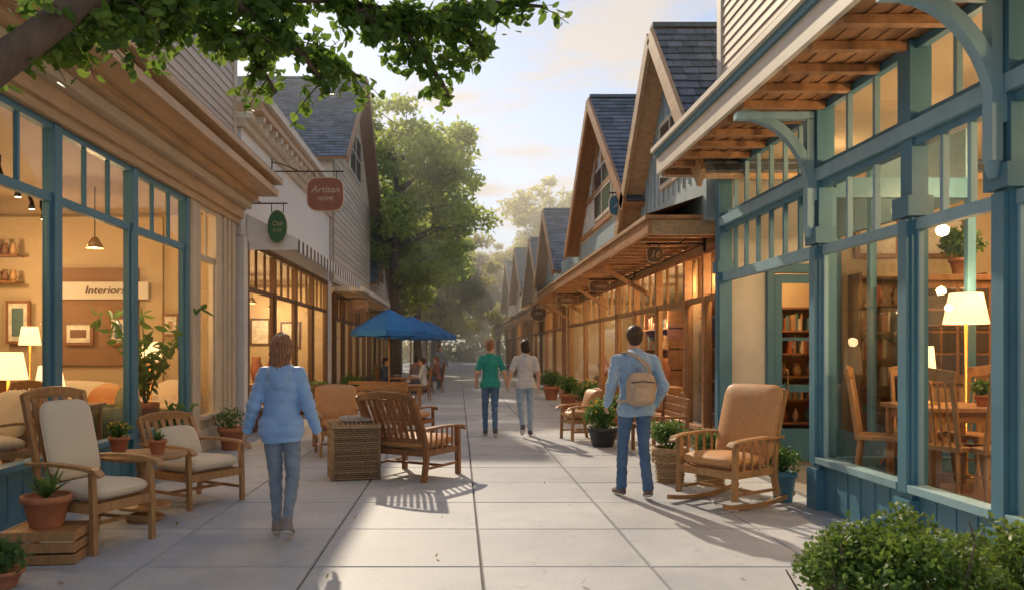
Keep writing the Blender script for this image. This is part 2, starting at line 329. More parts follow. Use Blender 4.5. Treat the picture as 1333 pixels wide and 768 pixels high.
# ---------------------------------------------------------------- LEFT 1
def left1():
    e=empty('clapboard_furniture_shop'); s=-1; X=-4.0; Y0,Y1=2.0,14.2
    w=MB('walls'); room(w,s,X,7,Y0,Y1,.2,3.95)
    w.box(X,X-7.2,Y0,Y1,4.08,7.2,BEIGE)
    siding(w,s,X,Y0,Y1,4.9,7.2,SIDE1); w.box(X+.045,X-.1,Y1-.16,Y1+.03,4.9,7.2,SIDE2)
    w.done(parent=e)
    f=MB('shop_windows'); g=MB('glass')
    shopfront(f,g,s,X,[2.2,4.1,6.0,7.87,9.75,11.65],.56,3.06,3.8,TEAL,.15,3)
    shopfront(f,g,s,X+.01,[12.02,13.1],.56,3.0,3.8,BEIGE,.3,2)
    for y in(11.78,13.35,13.6,13.85): f.box(X+.07,X-.1,y,y+.14,0,3.8,BEIGE)
    f.box(X+.04,X-.1,13.2,14.18,0.002,3.79,BEIGE); f.box(X+.1,X-.1,11.72,14.22,.003,.35,BEIGE)
    f.box(X+.1,X-.11,Y0,14.2,3.8,4.08,TANW)
    f.done(parent=e,bevel=.006); g.done(parent=e)
    c=MB('cornice'); cornice(c,s,X,Y0,14.25,[(.16,3.9,4.08),(.3,4.08,4.2),(.42,4.2,4.3),(.78,4.3,4.42),(.7,4.42,4.5),(.86,4.5,4.6)],[TANW,BEIGE,TANW,TANW,BEIGE,TANW])
    c.add([(X+.86,Y0,4.6),(X+.86,14.25,4.6),(X,14.25,4.9),(X,Y0,4.9)],[(0,1,2,3)],SLATE)
    c.done(parent=e,bevel=.008)
    i=MB('interior')
    i.box(-5.2,-10.8,13.98,14.04,.2,3.9,INW); i.box(-5.6,-7.2,13.9,13.979,1.3,3.0,INW2)
    i.box(-5.4,-6.9,13.84,13.9,2.45,2.75,CREAM); i.text('Interiors',.2,(-6.15,13.83,2.6),DKW)
    for x,z,w_,h in((-7.65,2.05,.42,.75),(-8.4,2.2,.5,.6),(-9.3,2.0,.6,.8),(-5.0,2.0,.3,.4),(-5.9,1.9,.35,.5),(-6.6,1.85,.5,.4)):
        i.box(x-w_/2,x+w_/2,13.82,13.86,z-h/2,z+h/2,OAKD); i.box(x-w_/2+.05,x+w_/2-.05,13.81,13.819,z-h/2+.05,z+h/2-.05,PAPER); i.box(x-w_/2+.11,x+w_/2-.11,13.806,13.81,z-h/2+.13,z+h/2-.13,random.choice(PROPS))
    for x in(-8.0,-9.0): 
        for z in(2.75,3.2): 
            i.box(x-.45,x+.45,13.6,13.84,z-.03,z,OAKD)
            for k in range(6): i.lathe([(.04,0),(.06,.08),(.03,.16),(.045,.2)],(x-.36+k*.14,13.7,z),random.choice(PROPS),10)
    shelf_stuff(i,-1,-10.95,3,13.8,.2,4,.2)
    for x,y in((-5.4,7.2),(-6.6,9.4),(-5.3,11.6),(-7.6,12.4)): pendant(i,x,y,3.94,3.05,72)
    for k in range(7):
        x,y=-4.7-.3*k,7+.9*k; i.tube([(x,y,3.94),(x,y,3.8),(x+.08,y-.1,3.7)],.025,IRON,8); i.lathe([(.05,0),(.02,.12)],(x+.1,y-.12,3.58),IRON,10); i.lathe([(.04,0),(.0,-.01)],(x+.1,y-.12,3.578),BULB,10)
    i.done(parent=e)
left1()
# ---------------------------------------------------------------- LEFT 2 white stucco
def left2():
    e=empty('white_stucco_shop'); s=-1;X=-3.9;Y0,Y1=14.3,24.0
    w=MB('walls'); room(w,s,X,6,Y0,Y1,.1,3.5)
    w.box(X,X-6.2,Y0,Y1,3.63,6.1,WHITE)
    w.box(X+.06,X-.1,Y1-.55,Y1,0,3.62,WHITE); w.box(X+.05,X-.1,Y0,Y0+.25,0,3.62,WHITE)
    w.box(X+.12,X-.1,Y1-.58,Y1+.01,0,.35,BEIGE)
    w.done(parent=e,bevel=.01)
    f=MB('shop_windows');g=MB('glass'); shopfront(f,g,s,X,[14.62,16.8,19,21.2,23.35],.45,2.7,3.55,DKW,.12,3); f.done(parent=e,bevel=.005);g.done(parent=e)
    c=MB('cornice'); cornice(c,s,X,Y0-.1,Y1,[(.1,5.55,5.7),(.22,5.7,5.82),(.4,5.82,5.98),(.5,5.98,6.08),(.42,6.08,6.25)],[BEIGE,CREAM,TANW,CREAM,BEIGE])
    for k in range(20): c.box(X+.1,X+.36,Y0+.2+k*.49,Y0+.3+k*.49,5.703,5.819,CREAM)
    c.done(parent=e,bevel=.008)
    a=MB('awning'); AW=M('awning_white',(.8,.78,.74),.85,.05,8,.1); AD=M('awning_dark',(.12,.12,.13),.85,.05,8,.1)
    y0,y1=14.6,23.8; n=46
    for k in range(n):
        ya=y0+(y1-y0)*k/n; yb=y0+(y1-y0)*(k+1)/n-.001; m=AW
        a.add([(X+.02,ya,4.05),(X+.02,yb,4.05),(X+.95,yb,3.6),(X+.95,ya,3.6),(X+.02,ya,4.0),(X+.02,yb,4.0),(X+.95,yb,3.57),(X+.95,ya,3.57)],[(0,1,2,3),(4,7,6,5)],m)
        mm=AW if k%2 else AD
        pts=[(X+.952,ya,3.6),(X+.952,yb,3.6)]+[(X+.952,yb+(ya-yb)*t,3.42-.07*math.sin(math.pi*t)) for t in np.linspace(0,1,7)]
        a.add(pts,[tuple(range(len(pts)))],mm)
    a.add([(X+.02,y0,4.05),(X+.95,y0,3.6),(X+.95,y0,3.4),(X+.02,y0,3.4)],[(0,1,2,3)],AW)
    a.done(parent=e)
    i=MB('interior'); shelf_stuff(i,-1,X-5.9,14.6,23.7,.1,5,.1)
    i.box(X-.6,X-5.6,23.7,23.84,.1,3.4,INW)
    for x,z in((-5,2),(-5.9,2.1),(-7,1.9)): i.box(x-.3,x+.3,23.66,23.7,z-.4,z+.4,DKW); i.box(x-.24,x+.24,23.65,23.659,z-.34,z+.34,PAPER)
    for y in(15.6,18,20.4,22.6): pendant(i,X-1.4,y,3.5,2.75,105)
    for y in(15.5,17.5,19.3,21): i.box(X-.7,X-1.5,y,y+.9,.1,.8,OAK); i.lathe([(.1,0),(.18,.3),(.1,.5),(.12,.6)],(X-1.1,y+.4,.8),TERRA,14)
    shelf_stuff(i,-1,X-2.4,16.4,17.8,.1,4,.1); shelf_stuff(i,-1,X-2.4,20,21.4,.1,4,.1)
    i.done(parent=e)
left2()
def left3():
    e=empty('slate_gable_shop'); s=-1;X=-3.8;Y0,Y1=24.1,34.0
    w=MB('walls'); room(w,s,X,6,Y0,Y1,.1,3.5); w.box(X,X-8,Y0,Y1,3.63,7.5,SIDE2); siding(w,s,X,Y0,Y1,3.7,7.5,SIDE2,.2); w.done(parent=e)
    gable('g',e,s,X,(Y0+Y1)/2,(Y1-Y0)/2,7.5,11.3,8,SIDE2,.45,M('rake_tan',(.34,.2,.12),.6))
    f=MB('shop_windows');g=MB('glass'); shopfront(f,g,s,X,[24.4,26.2,28,30,32,33.7],.5,2.5,3.3,DKW,.14,3); f.done(parent=e);g.done(parent=e)
    c=MB('canopy'); c.box(X,X+.9,24.3,33.8,3.35,3.5,CREAM); c.box(X+.05,X+.7,24.4,33.7,3.28,3.349,TANW); c.done(parent=e)
    i=MB('interior'); shelf_stuff(i,-1,X-5.9,24.4,33.7,.1,5,.1); 
    for y in(26,31): pendant(i,X-1.4,y,3.5,2.75,90)
    i.done(parent=e)
left3()
def generic(name,s,X,Y0,Y1,zb,za,wm,fm,seed,win=True):
    e=empty(name); w=MB('walls'); room(w,s,X,5,Y0,Y1,.1,3.2,INW); w.box(X,X+s*7,Y0,Y1,3.33,zb,wm); siding(w,s,X,Y0,Y1,3.4,zb,wm,.22); w.done(parent=e)
    gable('g',e,s,X,(Y0+Y1)/2,(Y1-Y0)/2,zb,za,7,wm,.4,BRW,batten=False)
    n=max(2,int((Y1-Y0)/2)); ys=[Y0+.2+(Y1-Y0-.4)*i/n for i in range(n+1)]
    f=MB('shop_windows');g=MB('glass'); shopfront(f,g,s,X,ys,.5,2.3,3.1,fm,.14,3)
    for i in range(n):
        y=(ys[i]+ys[i+1])/2
        if zb>5.2:
            f.box(X-s*.06,X,y-.45,y+.45,4.0,5.1,CREAM); f.box(X-s*.065,X-s*.06,y-.38,y+.38,4.07,5.03,M('dark_pane',(.05,.07,.08)))
    f.done(parent=e);g.done(parent=e)
    c=MB('canopy'); c.box(X,X-s*.9,Y0+.1,Y1-.1,3.15,3.3,fm); c.box(X-s*.05,X-s*.8,Y0+.2,Y1-.2,3.05,3.149,TANW); c.done(parent=e)
    plight((X+s*1.2,(Y0+Y1)/2,2.6),110)
generic('grey_gable_shop',-1,-3.9,34.8,44,4.6,7.4,SIDE1,DKW,1)
generic('cream_gable_shop',-1,-4.0,44.5,56,5.0,8.5,CREAM,TEAL,2)
# ---------------------------------------------------------------- RIGHT 1
def right1():
    e=empty('teal_furniture_shop'); s=1;X=3.6;Y0,Y1=1.0,10.95
    w=MB('walls')
    w.box(X,X+7,Y0,Y1,4.12,8.5,BEIGE); siding(w,s,X,Y0,Y1,4.5,8.5,SIDE2,.13); w.box(X-.045,X+.1,Y1-.14,Y1+.02,4.4,8.5,CREAM)
    w.box(X+.12,10.4,Y0+.153,7.95,-.01,.33,INF); w.box(5.2,10.4,7.951,12.8,-.01,.328,INF)
    w.box(10.4,10.55,Y0,13,-.01,4.0,INW); w.box(X+.1,10.39,Y0,Y0+.15,-.01,4.0,INW); w.box(4.15,10.39,12.85,13,-.01,3.1,INW)
    w.box(X+.1,10.55,Y0,Y1,4.003,4.118,CEIL); w.box(4.1,10.55,Y1+.05,13,3.1,3.2,CEIL)
    w.box(X+.1,5.15,7.95,10.9,-.01,.04,M('entry_tile',(.35,.33,.3),.5)); w.box(4.16,5.19,10.9,12.8,-.01,.03,INF)
    w.box(X+.06,4.2,10.9,11.0,.04,4.0,CREAM)
    w.box(4.2,5.2,10.9,11.0,2.75,4.0,CREAM); w.box(5.2,10.4,10.9,11.0,.3,4.0,INW)
    w.box(4.1,4.15,11.0,13.0,0,3.1,INW)
    w.done(parent=e)
    f=MB('shop_windows');g=MB('glass')
    shopfront(f,g,s,X,[1.2,2.4,3.75,5.2,6.32,7.93],.52,2.56,3.24,TEAL,.16,3,sillm=TEALL,subm=TEALL)
    cols=[1.2,2.4,3.75,5.2,6.32,7.93,10.87]
    for y in cols: 
        f.box(X-.07,X+.1,y-.09,y+.09,3.3 if y<10 else 0.003,4.0,TEAL)
        f.box(X-.1,X+.1,y-.12,y+.12,2.62,2.78,TEAL); f.box(X-.09,X+.1,y-.11,y+.11,.003,.4,TEAL)
        f.box(X-.085,X-.05,y-.06,y+.06,.45,2.6,TEAL)
    f.box(X-.075,X+.1,1.2,10.8,3.24,3.36,TEALL)
    for a,b in zip(cols[:-1],cols[1:]):
        A=a+.09;B=b-.09;k=int(round((B-A)/.42)); f.box(X-.02,X+.05,A,B,3.36,3.42,TEAL); f.box(X-.02,X+.05,A,B,3.93,4.0,TEAL)
        for i in range(1,k): yy=A+(B-A)*i/k; f.box(X-.012,X+.035,yy-.02,yy+.02,3.42,3.93,TEALL)
        g.add([(X+.02,A,3.4),(X+.02,B,3.4),(X+.02,B,3.95),(X+.02,A,3.95)],[(0,1,2,3)],GLASS)
    A,B=8.02,10.78; f.box(X-.03,X+.06,A,B,2.5,2.62,TEALL); f.box(X-.02,X+.05,A,B,3.18,3.239,TEAL)
    for i in range(1,7): yy=A+(B-A)*i/7; f.box(X-.012,X+.035,yy-.02,yy+.02,2.62,3.18,TEAL)
    g.add([(X+.02,A,2.6),(X+.02,B,2.6),(X+.02,B,3.2),(X+.02,A,3.2)],[(0,1,2,3)],GLASS)
    for x in(3.75,5.15): f.box(x-.04,x+.04,7.99,8.06,.03,3.2,TEAL)
    f.box(3.79,5.11,7.99,8.05,.03,.5,TEAL); g.add([(3.7,8.02,.5),(5.2,8.02,.5),(5.2,8.02,3.2),(3.7,8.02,3.2)],[(0,1,2,3)],GLASS)
    f.box(3.79,5.11,7.995,8.052,3.1,3.3,TEAL)
    for y in(9.0,9.95,10.86): f.box(5.12,5.2,y-.04,y+.04,.03,4.0,TEAL)
    f.box(5.13,5.19,8.06,10.82,.03,.5,TEAL); f.box(5.13,5.19,8.06,10.82,3.1,4.0,TEALL)
    g.add([(5.16,8.06,.5),(5.16,10.82,.5),(5.16,10.82,3.1),(5.16,8.06,3.1)],[(0,1,2,3)],GLASS)
    for x0,x1 in((4.2,4.29),(5.0,5.09)): f.box(x0,x1,10.82,10.95,.04,2.75,TEAL)
    f.box(4.29,5.0,10.83,10.95,2.62,2.74,TEAL)
    for x0,x1 in((4.3,4.4),(4.89,4.99)): f.box(x0,x1,10.84,10.89,.06,2.6,TEAL)
    for z0,z1 in((.06,.5),(1.0,1.1),(2.48,2.6),(1.7,1.74)): f.box(4.4,4.89,10.845,10.885,z0,z1,TEAL)
    f.tube([(4.46,10.83,1.0),(4.46,10.78,1.0),(4.46,10.78,1.3),(4.46,10.83,1.3)],.012,M('brass',(.6,.4,.15),.3,metal=1),8)
    g.add([(4.3,10.86,.4),(5.0,10.86,.4),(5.0,10.86,2.6),(4.3,10.86,2.6)],[(0,1,2,3)],GLASS)
    f.done(parent=e,bevel=.006); g.done(parent=e)
    c=MB('eave'); xo=2.72
    for k in range(11):
        x0=xo+.06+k*.082; y=Y0
        while y<Y1:
            L=min(random.uniform(1.5,3),Y1-y); zz=4.0+.012*(k%2)+random.uniform(0,.004); c.box(x0,x0+.078,y,y+L-.004,zz,zz+.03,BRW); y+=L
    for k in range(20): c.box(xo+.06,X-.03,Y0+.25+k*.5,Y0+.33+k*.5,3.93,3.999,BRW)
    c.box(xo,xo+.05,Y0,Y1,3.98,4.2,CREAM); c.box(xo-.04,xo+.03,Y0,Y1+.01,4.2,4.27,TEAL); c.box(xo-.08,xo+.03,Y0,Y1+.02,4.27,4.33,CREAM)
    c.box(xo+.05,X,Y1-.06,Y1,3.93,4.2,CREAM)
    c.add([(xo-.08,Y0,4.335),(xo-.08,Y1,4.335),(X,Y1,4.5),(X,Y0,4.5)],[(3,2,1,0)],SLATE)
    for y in(1.2,3.75,5.2,7.93):
        pts=[(X-.08-.72*(1-math.cos(t)),y,3.05+.86*math.sin(t)) for t in np.linspace(0,math.pi/2,12)]
        c.sweep(pts,.09,.09,TEALL,(0,1,0)); c.box(X-.85,X-.08,y-.05,y+.05,3.86,3.928,TEALL); c.box(X-.15,X-.08,y-.05,y+.05,2.8,3.85,TEALL)
        c.lathe([(.03,-.09),(.05,-.03),(.05,.03),(.03,.06)],(X-.11,y,2.78),TEALL,12)
    c.done(parent=e,bevel=.005)
    i=MB('interior')
    bookcase(i,5.3,8.6,10.5,.33,6)
    for x,z in((5.7,3.1),(6.6,3.1),(7.6,3.1)): i.box(x-.3,x+.3,10.84,10.89,z-.28,z+.28,OAKD); i.box(x-.24,x+.24,10.83,10.839,z-.22,z+.22,PAPER)
    shelf_stuff(i,1,10.38,1.5,10.5,.33,5,.33)
    for x,y in((4.9,4.6),(5.0,7.0),(6.6,8.5),(6.4,5.5)): pendant(i,x,y,4.0,3.25,100)
    plight((4.6,12.0,2.8),55); plight((4.4,9.5,3.6),16)
    bookcase(i,4.3,6.5,12.45,.03,6)
    i.done(parent=e)
right1()
# ---------------------------------------------------------------- RIGHT 2
def right2():
    e=empty('timber_arcade_shop'); s=1;X=3.75;Y0,Y1=11.1,27.0
    w=MB('walls'); room(w,s,X,6,13.1,Y1,.1,3.1)
    w.box(X+.1,4.09,11.1,13.1,0,.4,OAKD); w.box(X+.1,4.09,11.1,13.1,3.0,3.22,CEIL)
    w.box(3.45,10,11.1,15.2,3.4,4.05,PALEB); w.box(3.45,10,15.25,Y1,3.4,4.5,PALEB); w.box(X,10,11.1,Y1,3.23,3.4,BRW)
    w.done(parent=e)
    gable('a',e,s,3.45,12.8,2.4,4.05,6.6,7,PALEB,.35,TANW); gable('b',e,s,3.45,18.9,3.75,4.5,7.4,7,M('white_gable',(.66,.66,.62),.6,.1,3,.2,island=.08),.35,BRW)
    w=MB('timber_framing')
    for y0,z0,y1,z1 in((15.6,4.6,22.2,4.6),(16.6,5.45,21.2,5.45),(18.9,6.0,18.9,7.2),(17.6,5.5,18.3,6.6),(20.2,5.5,19.5,6.6)): w.beam((3.41,y0,z0),(3.41,y1,z1),.1,.06,BRW,side=(0,1,0) if y0==y1 else (0,0,1))
    w.done(parent=e)
    f=MB('shop_windows');g=MB('glass'); shopfront(f,g,s,X,[11.2,12.1,13.1,15.0,16.9,18.8,21.0,23.6,26.8],.4,2.35,3.08,BRW,.1,3,subm=OAK)
    f.done(parent=e,bevel=.005); g.done(parent=e)
    c=MB('canopy'); xo=2.68
    c.box(xo,xo+.06,11.3,Y1,3.22,3.42,BRW); c.box(xo-.04,xo+.02,11.26,Y1,3.421,3.48,TANW); c.box(xo+.06,3.75,11.3,11.36,3.2,3.42,TANW); c.box(xo-.04,3.7,11.24,11.3,3.423,3.475,BRW)
    c.box(xo+.06,3.75,11.36,Y1,3.3,3.34,TANW)
    for k in range(32): c.box(xo+.061,3.74,11.55+k*.49,11.63+k*.49,3.2,3.299,BRW)
    c.add([(xo-.04,11.26,3.484),(xo-.04,Y1,3.484),(3.45,Y1,3.75),(3.45,11.26,3.75)],[(3,2,1,0)],BRW)
    for y in(15.3,19.6,23.2,26.8):
        c.box(2.78,2.9,y-.06,y+.06,3.02,3.2,BRW); c.beam((2.84,y,3.1),(3.7,y,2.6),.08,.08,BRW)
    c.done(parent=e,bevel=.006)
    i=MB('interior'); shelf_stuff(i,1,X+5.9,13.4,26.7,.1,5,.1); shelf_stuff(i,1,X+1.6,13.5,16,.1,4,.1); shelf_stuff(i,1,X+1.6,19,22,.1,4,.1)
    shelf_stuff(i,1,4.09,11.25,12.95,.1,4,.1,.16)
    for y in(11.6,12.6): pendant(i,3.93,y,3.0,2.75,0); plight((3.9,y,2.6),14,.04)
    for y in(14.2,16.6,19,21.5,24.5): pendant(i,X+1.0,y,3.1,2.5,80)
    for y in(13.6,16.2,18.5,20.5,23): i.box(X+.3,X+.9,y,y+1,.1,.8,OAK); i.lathe([(.1,0),(.18,.3),(.1,.5),(.12,.6)],(X+.5,y+.4,.8),TERRA,14)
    i.done(parent=e)
right2()
generic('blue_gable_shop',1,3.6,27.2,33,4.4,6.7,TEALL,BRW,3)
generic('brown_gable_shop',1,3.7,33.3,41,4.0,6.6,TANW,DKW,4)
generic('cream_gable_shop',1,3.6,41.3,50,4.6,7.2,CREAM,BRW,5)
generic('grey_gable_shop',1,3.7,50.3,62,4.6,7.6,SIDE1,DKW,6)
print('buildings',time.time()-T0)
# ---------------------------------------------------------------- trees
LG1=leafmat('tree_leaf',(.15,.23,.04),(.27,.33,.07),.62)
LG2=leafmat('yellow_tree_leaf',(.24,.26,.05),(.34,.32,.1),.6)
LGF=leafmat('near_leaf',(.05,.12,.02),(.11,.19,.03),.45)
LGB=leafmat('bush_leaf',(.05,.12,.02),(.12,.19,.035),.3)
LSUC=leafmat('plant_leaf',(.05,.13,.03),(.1,.19,.05),.3)
def bigtree(name,lm,H,R,trunkH,nl,seed,lsz=.2):
    r=np.random.default_rng(seed); random.seed(seed); mb=MB(name)
    tr=[(0,0,-.1),(.05,.03,trunkH*.5),(-.05,.05,trunkH),(.1,0,H*.6),(0,.1,H*.85)]
    mb.tube(tr,[.32,.24,.2,.12,.04],BARK,10)
    tips=[]
    for k in range(34):
        z=trunkH*.85+(H*.8-trunkH*.85)*random.random(); a=random.random()*6.28
        zz=(z-trunkH)/(H-trunkH); ext=R*(math.sin(math.pi*min(1,max(.12,zz*.85+.2)))**.6)*random.uniform(.55,1)
        p0=Vector((0,0,z)); p3=Vector((math.cos(a)*ext,math.sin(a)*ext,z+ext*.4-.3)); pm=p0.lerp(p3,.5)+Vector((random.uniform(-.3,.3),random.uniform(-.3,.3),.3))
        mb.tube([p0,pm,p3],[.09,.06,.02],BARK,6); tips+= [p3,p0.lerp(p3,.7)]
        for q in range(3):
            t=pm.lerp(p3,random.random())+Vector(r.normal(size=3)*R*.22); mb.tube([pm,t],[.035,.01],BARK,4); tips.append(t)
    tips.append(Vector((0,0,H*.93)))
    per=nl//len(tips)
    for t in tips:
        rad=R*random.uniform(.12,.25); d=r.normal(size=(per,3)); d/=np.linalg.norm(d,axis=1)[:,None]
        q=d*(r.random(per)**.45)[:,None]*rad; q[:,2]*=.65
        mb.leaves(np.array(t)+q,lsz,lm,up=1.0,asp=.6)
    return mb
A=bigtree('street_tree',LG1,13.6,3.9,5.0,27000,3,.23)
t1=A.done((-2.9,36,0)); 
def inst(ob,name,loc,rz,sc): 
    o=bpy.data.objects.new(name,ob.data); o.location=loc;o.rotation_euler[2]=rz;o.scale=(sc,sc,sc) if not hasattr(sc,'__len__') else sc; COL.objects.link(o)
inst(t1,'street_tree',(-2.5,49,0),2,1.02)
inst(t1,'street_tree',(-8.5,43,0),4,1.05)
Bt=bigtree('street_tree',LG2,14,4.4,4.0,28000,9,.28); t2=Bt.done((8.0,70,0),scale=1.25)
inst(t2,'street_tree',(-1.6,62,0),1,.95); inst(t2,'street_tree',(-2.4,76,0),3,1.0); inst(t2,'street_tree',(4.2,84,0),3,.95); inst(t2,'street_tree',(-4,92,0),5,1.1); inst(t2,'street_tree',(13.5,84,0),2.5,1.2)
mass=empty('distant_trees')
for x,y,z_,sc in((-14,80,1,1.2),(2,112,2,.9),(-5,116,4,1.2),(8,110,5,1.2),(18,110,.5,1.3)):
    o=bpy.data.objects.new('tree_clump',t2.data); o.location=(x,y,0); o.rotation_euler[2]=z_; o.scale=(sc,)*3; COL.objects.link(o); o.parent=mass
def neartree():
    mb=MB('overhanging_tree'); random.seed(5)
    mb.tube([(-3.0,2.2,-.1),(-2.95,2.3,1.0),(-2.75,2.6,1.9),(-2.35,3.1,2.42),(-2.1,3.4,2.7),(-1.9,3.5,2.92),(-1.72,3.6,3.14),(-1.5,3.8,3.4),(-1.2,4.0,3.7),(-.9,4.2,3.95)],[.2,.17,.14,.11,.085,.07,.065,.06,.05,.04],BARK,14)
    br=[[(-1.65,3.65,3.2),(-1.3,4.2,3.44),(-.7,4.5,3.55),(-.2,4.6,3.5),(.1,4.6,3.42)],
        [(-1.75,3.58,3.1),(-1.55,4.1,3.3),(-1.35,4.5,3.38),(-1.2,4.7,3.3),(-1.1,4.8,3.12)],
        [(-.7,4.5,3.55),(-.3,4.55,3.38),(-.1,4.6,3.12),(-.05,4.6,3.02)],
        [(-1.2,4.2,3.42),(-.95,4.4,3.3),(-.75,4.5,3.08)],
        [(-.2,4.6,3.5),(.2,4.7,3.62),(.5,4.7,3.6)],
        [(-.45,4.6,3.52),(.0,4.8,3.5),(.15,4.9,3.36)],
        [(-1.35,4.5,3.38),(-1.0,4.7,3.38),(-.6,4.9,3.25)],
        [(-1.95,3.5,2.9),(-1.95,3.9,3.15),(-1.85,4.3,3.28)],
        [(-1.2,4.0,3.6),(-.6,4.3,3.8),(0,4.3,3.9)],[(-.9,4.2,3.9),(-.3,4.9,4.2),(.3,5,4.3)],[(-1.45,3.8,3.3),(-1.8,4.6,3.75),(-2.0,5.2,4.0)],
        [(-1.5,4.1,3.3),(-1.75,4.4,3.38),(-1.95,4.6,3.42)]]
    pos=[]
    for b in br:
        b=[Vector(p) for p in b]; mb.tube(b,[.03*(1-.7*i/(len(b)-1)) for i in range(len(b))],BARK,7)
        for i in range(len(b)-1):
            for k in range(int((b[i+1]-b[i]).length/.03)):
                p=b[i].lerp(b[i+1],random.random()); d=Vector((random.gauss(0,1),random.gauss(0,1),random.gauss(-.35,.6))).normalized()*random.uniform(.08,.28)
                mb.tube([p,p+d*.5+Vector((0,0,.015)),p+d],[.005,.004,.002],BARK,4)
                for q in range(15): pos.append(p+d*random.uniform(.15,1.05)+Vector((random.gauss(0,.02),random.gauss(0,.02),random.gauss(0,.02))))
    mb.leaves([tuple(p) for p in pos],.07,LGF,up=.8,asp=.62,droop=.3)
    mb.done()
neartree()
# ---------------------------------------------------------------- plants
def blob_pts(c,r,n,flat=1):
    d=rng.normal(size=(n,3)); d/=np.linalg.norm(d,axis=1)[:,None]; q=d*(rng.random(n)**.4)[:,None]*np.array(r); return q+np.array(c)
def bush(name,loc,blobs,n,sz,lm=LGB):
    mb=MB(name)
    for c,r in blobs: 
        for k in range(5): 
            e=np.array(c)+rng.normal(size=3)*np.array(r)*.5; mb.tube([(c[0],c[1],0),tuple(e)],[.012,.004],BARK,5)
        mb.leaves(blob_pts(c,r,n),sz,lm,up=.7,asp=.6)
    mb.done(loc)
random.seed(2)
bl=[]
for k in range(26):
    a=random.random()*6.28; q=random.random()**.5; x=.6*q*math.cos(a); y=.5*q*math.sin(a); z=.34+.34*(1-q*q)+random.uniform(-.06,.06); bl.append(((x,y,z),(.19,.17,.15)))
bush('boxwood_bush',(2.4,3.95,0),bl,520,.036)
bl2=[((x+random.uniform(-.05,.05),y,z),(.2,.18,.16)) for x,y,z in [(0,0,.45),(.3,.1,.5),(-.25,.1,.4),(.15,-.2,.4),(.4,-.1,.3),(-.3,-.1,.25),(0,.2,.3)]]
bush('boxwood_bush',(3.1,4.35,0),bl2,520,.036)
bush('distant_hedge',(0,100,0),[((x,random.uniform(-2,2),random.uniform(1,2.5)),(2.2,1.5,1.8)) for x in np.arange(-16,18,1.6)],260,.5,LG2)
fl=MB('fallen_leaves'); pts=[]
for k in range(150):
    yy=random.uniform(4.5,26); xx=random.choice([random.gauss(-3.2,.4),random.gauss(3.0,.3),random.uniform(-3,3)]); pts.append((xx,yy,.012))
fl.leaves(pts,.045,leafmat('dry_leaf',(.25,.16,.04),(.34,.25,.06),.2),up=6,asp=.6); fl.done()
def potted(name,loc,pr=.12,ph=.2,kind='bushy',lr=.16,flowers=None,potm=TERRA,n=240,sz=.05,basket=False):
    mb=MB(name)
    mb.lathe([(pr*.66,0),(pr*.7,.01),(pr*.95,ph*.8),(pr*1.08,ph*.8),(pr*1.08,ph),(pr*.95,ph),(pr*.9,ph*.9)],(0,0,0),potm,20)
    mb.lathe([(pr*.9,ph*.88),(0.001,ph*.9)],(0,0,0),SOIL,20)
    if basket:
        for k in range(int(ph/.03)):
            z=.01+k*.03; r=pr*(.7+.25*z/ph)+.004; mb.tube([((r+.008*(-1)**(i+k))*math.cos(q),(r+.008*(-1)**(i+k))*math.sin(q),z) for i,q in enumerate(np.linspace(0,6.28,25))],.012,WICK,5)
    if kind=='bushy':
        for k in range(8):
            a=random.random()*6.28; mb.tube([(0,0,ph*.9),(lr*.7*math.cos(a),lr*.7*math.sin(a),ph+lr*random.uniform(.5,1.2))],[.006,.003],LSUC,4)
        for k in range(5): mb.leaves(blob_pts((random.uniform(-.4,.4)*lr,random.uniform(-.4,.4)*lr,ph+lr*random.uniform(.35,.8)),(lr*.6,lr*.6,lr*.5),n//5),sz,LSUC,up=.9)
        if flowers: mb.leaves(blob_pts((0,0,ph+lr*.9),(lr*.8,lr*.8,lr*.35),40),sz*.55,flowers,asp=.9)
    elif kind=='tall':
        for k in range(14):
            a=random.random()*6.28; L=lr*random.uniform(.7,1.6); t=random.uniform(.1,.6); pts=[Vector((0,0,ph*.9)),Vector((math.cos(a)*t*L*.4,math.sin(a)*t*L*.4,ph+L*.6)),Vector((math.cos(a)*t*L,math.sin(a)*t*L,ph+L))]
            mb.tube(pts,[.008,.006,.003],LSUC,4); mb.leaves([tuple(pts[1].lerp(pts[2],random.random())) for _ in range(14)]+[tuple(pts[0].lerp(pts[1],random.uniform(.4,1))) for _ in range(6)],sz,LSUC,up=.5,asp=.35)
    else:
        for k in range(26):
            a=random.random()*6.28; t=random.uniform(.2,1); L=lr*random.uniform(.8,1.5); d=Vector((math.cos(a)*t,math.sin(a)*t,1.1-t*.6)).normalized()
            p0=Vector((0,0,ph*.9)); s=d.cross(Vector((0,0,1))).normalized()*(.014+lr*.06); p1=p0+d*L*.5; p2=p0+d*L+Vector((0,0,-.12*L*t))
            mb.add([p0-s*.5,p0+s*.5,p1+s,p1-s,p2],[(0,1,2,3),(3,2,4)],LSUC)
    mb.done(loc,random.random()*6)
YF=leafmat('yellow_flower',(.7,.4,.03),(.75,.55,.08),.2)
potted('potted_succulent',(-3.13,6.05,.24),.17,.24,'spiky',.2)
cr=MB('wooden_crate'); 
for z in(.0,.085,.17): 
    cr.box(-.26,.26,-.2,-.18,z+.005,z+.075,OAK); cr.box(-.26,.26,.18,.2,z+.005,z+.075,OAK); cr.box(-.26,-.24,-.179,.179,z+.005,z+.075,OAK); cr.box(.24,.26,-.179,.179,z+.005,z+.075,OAK)
cr.box(-.258,.258,-.198,.198,.225,.24,OAK); cr.done((-3.1,6.02,0),.1,bevel=.003)
potted('potted_plant',(-3.05,5.3,0),.14,.12,'bushy',.2,n=500)
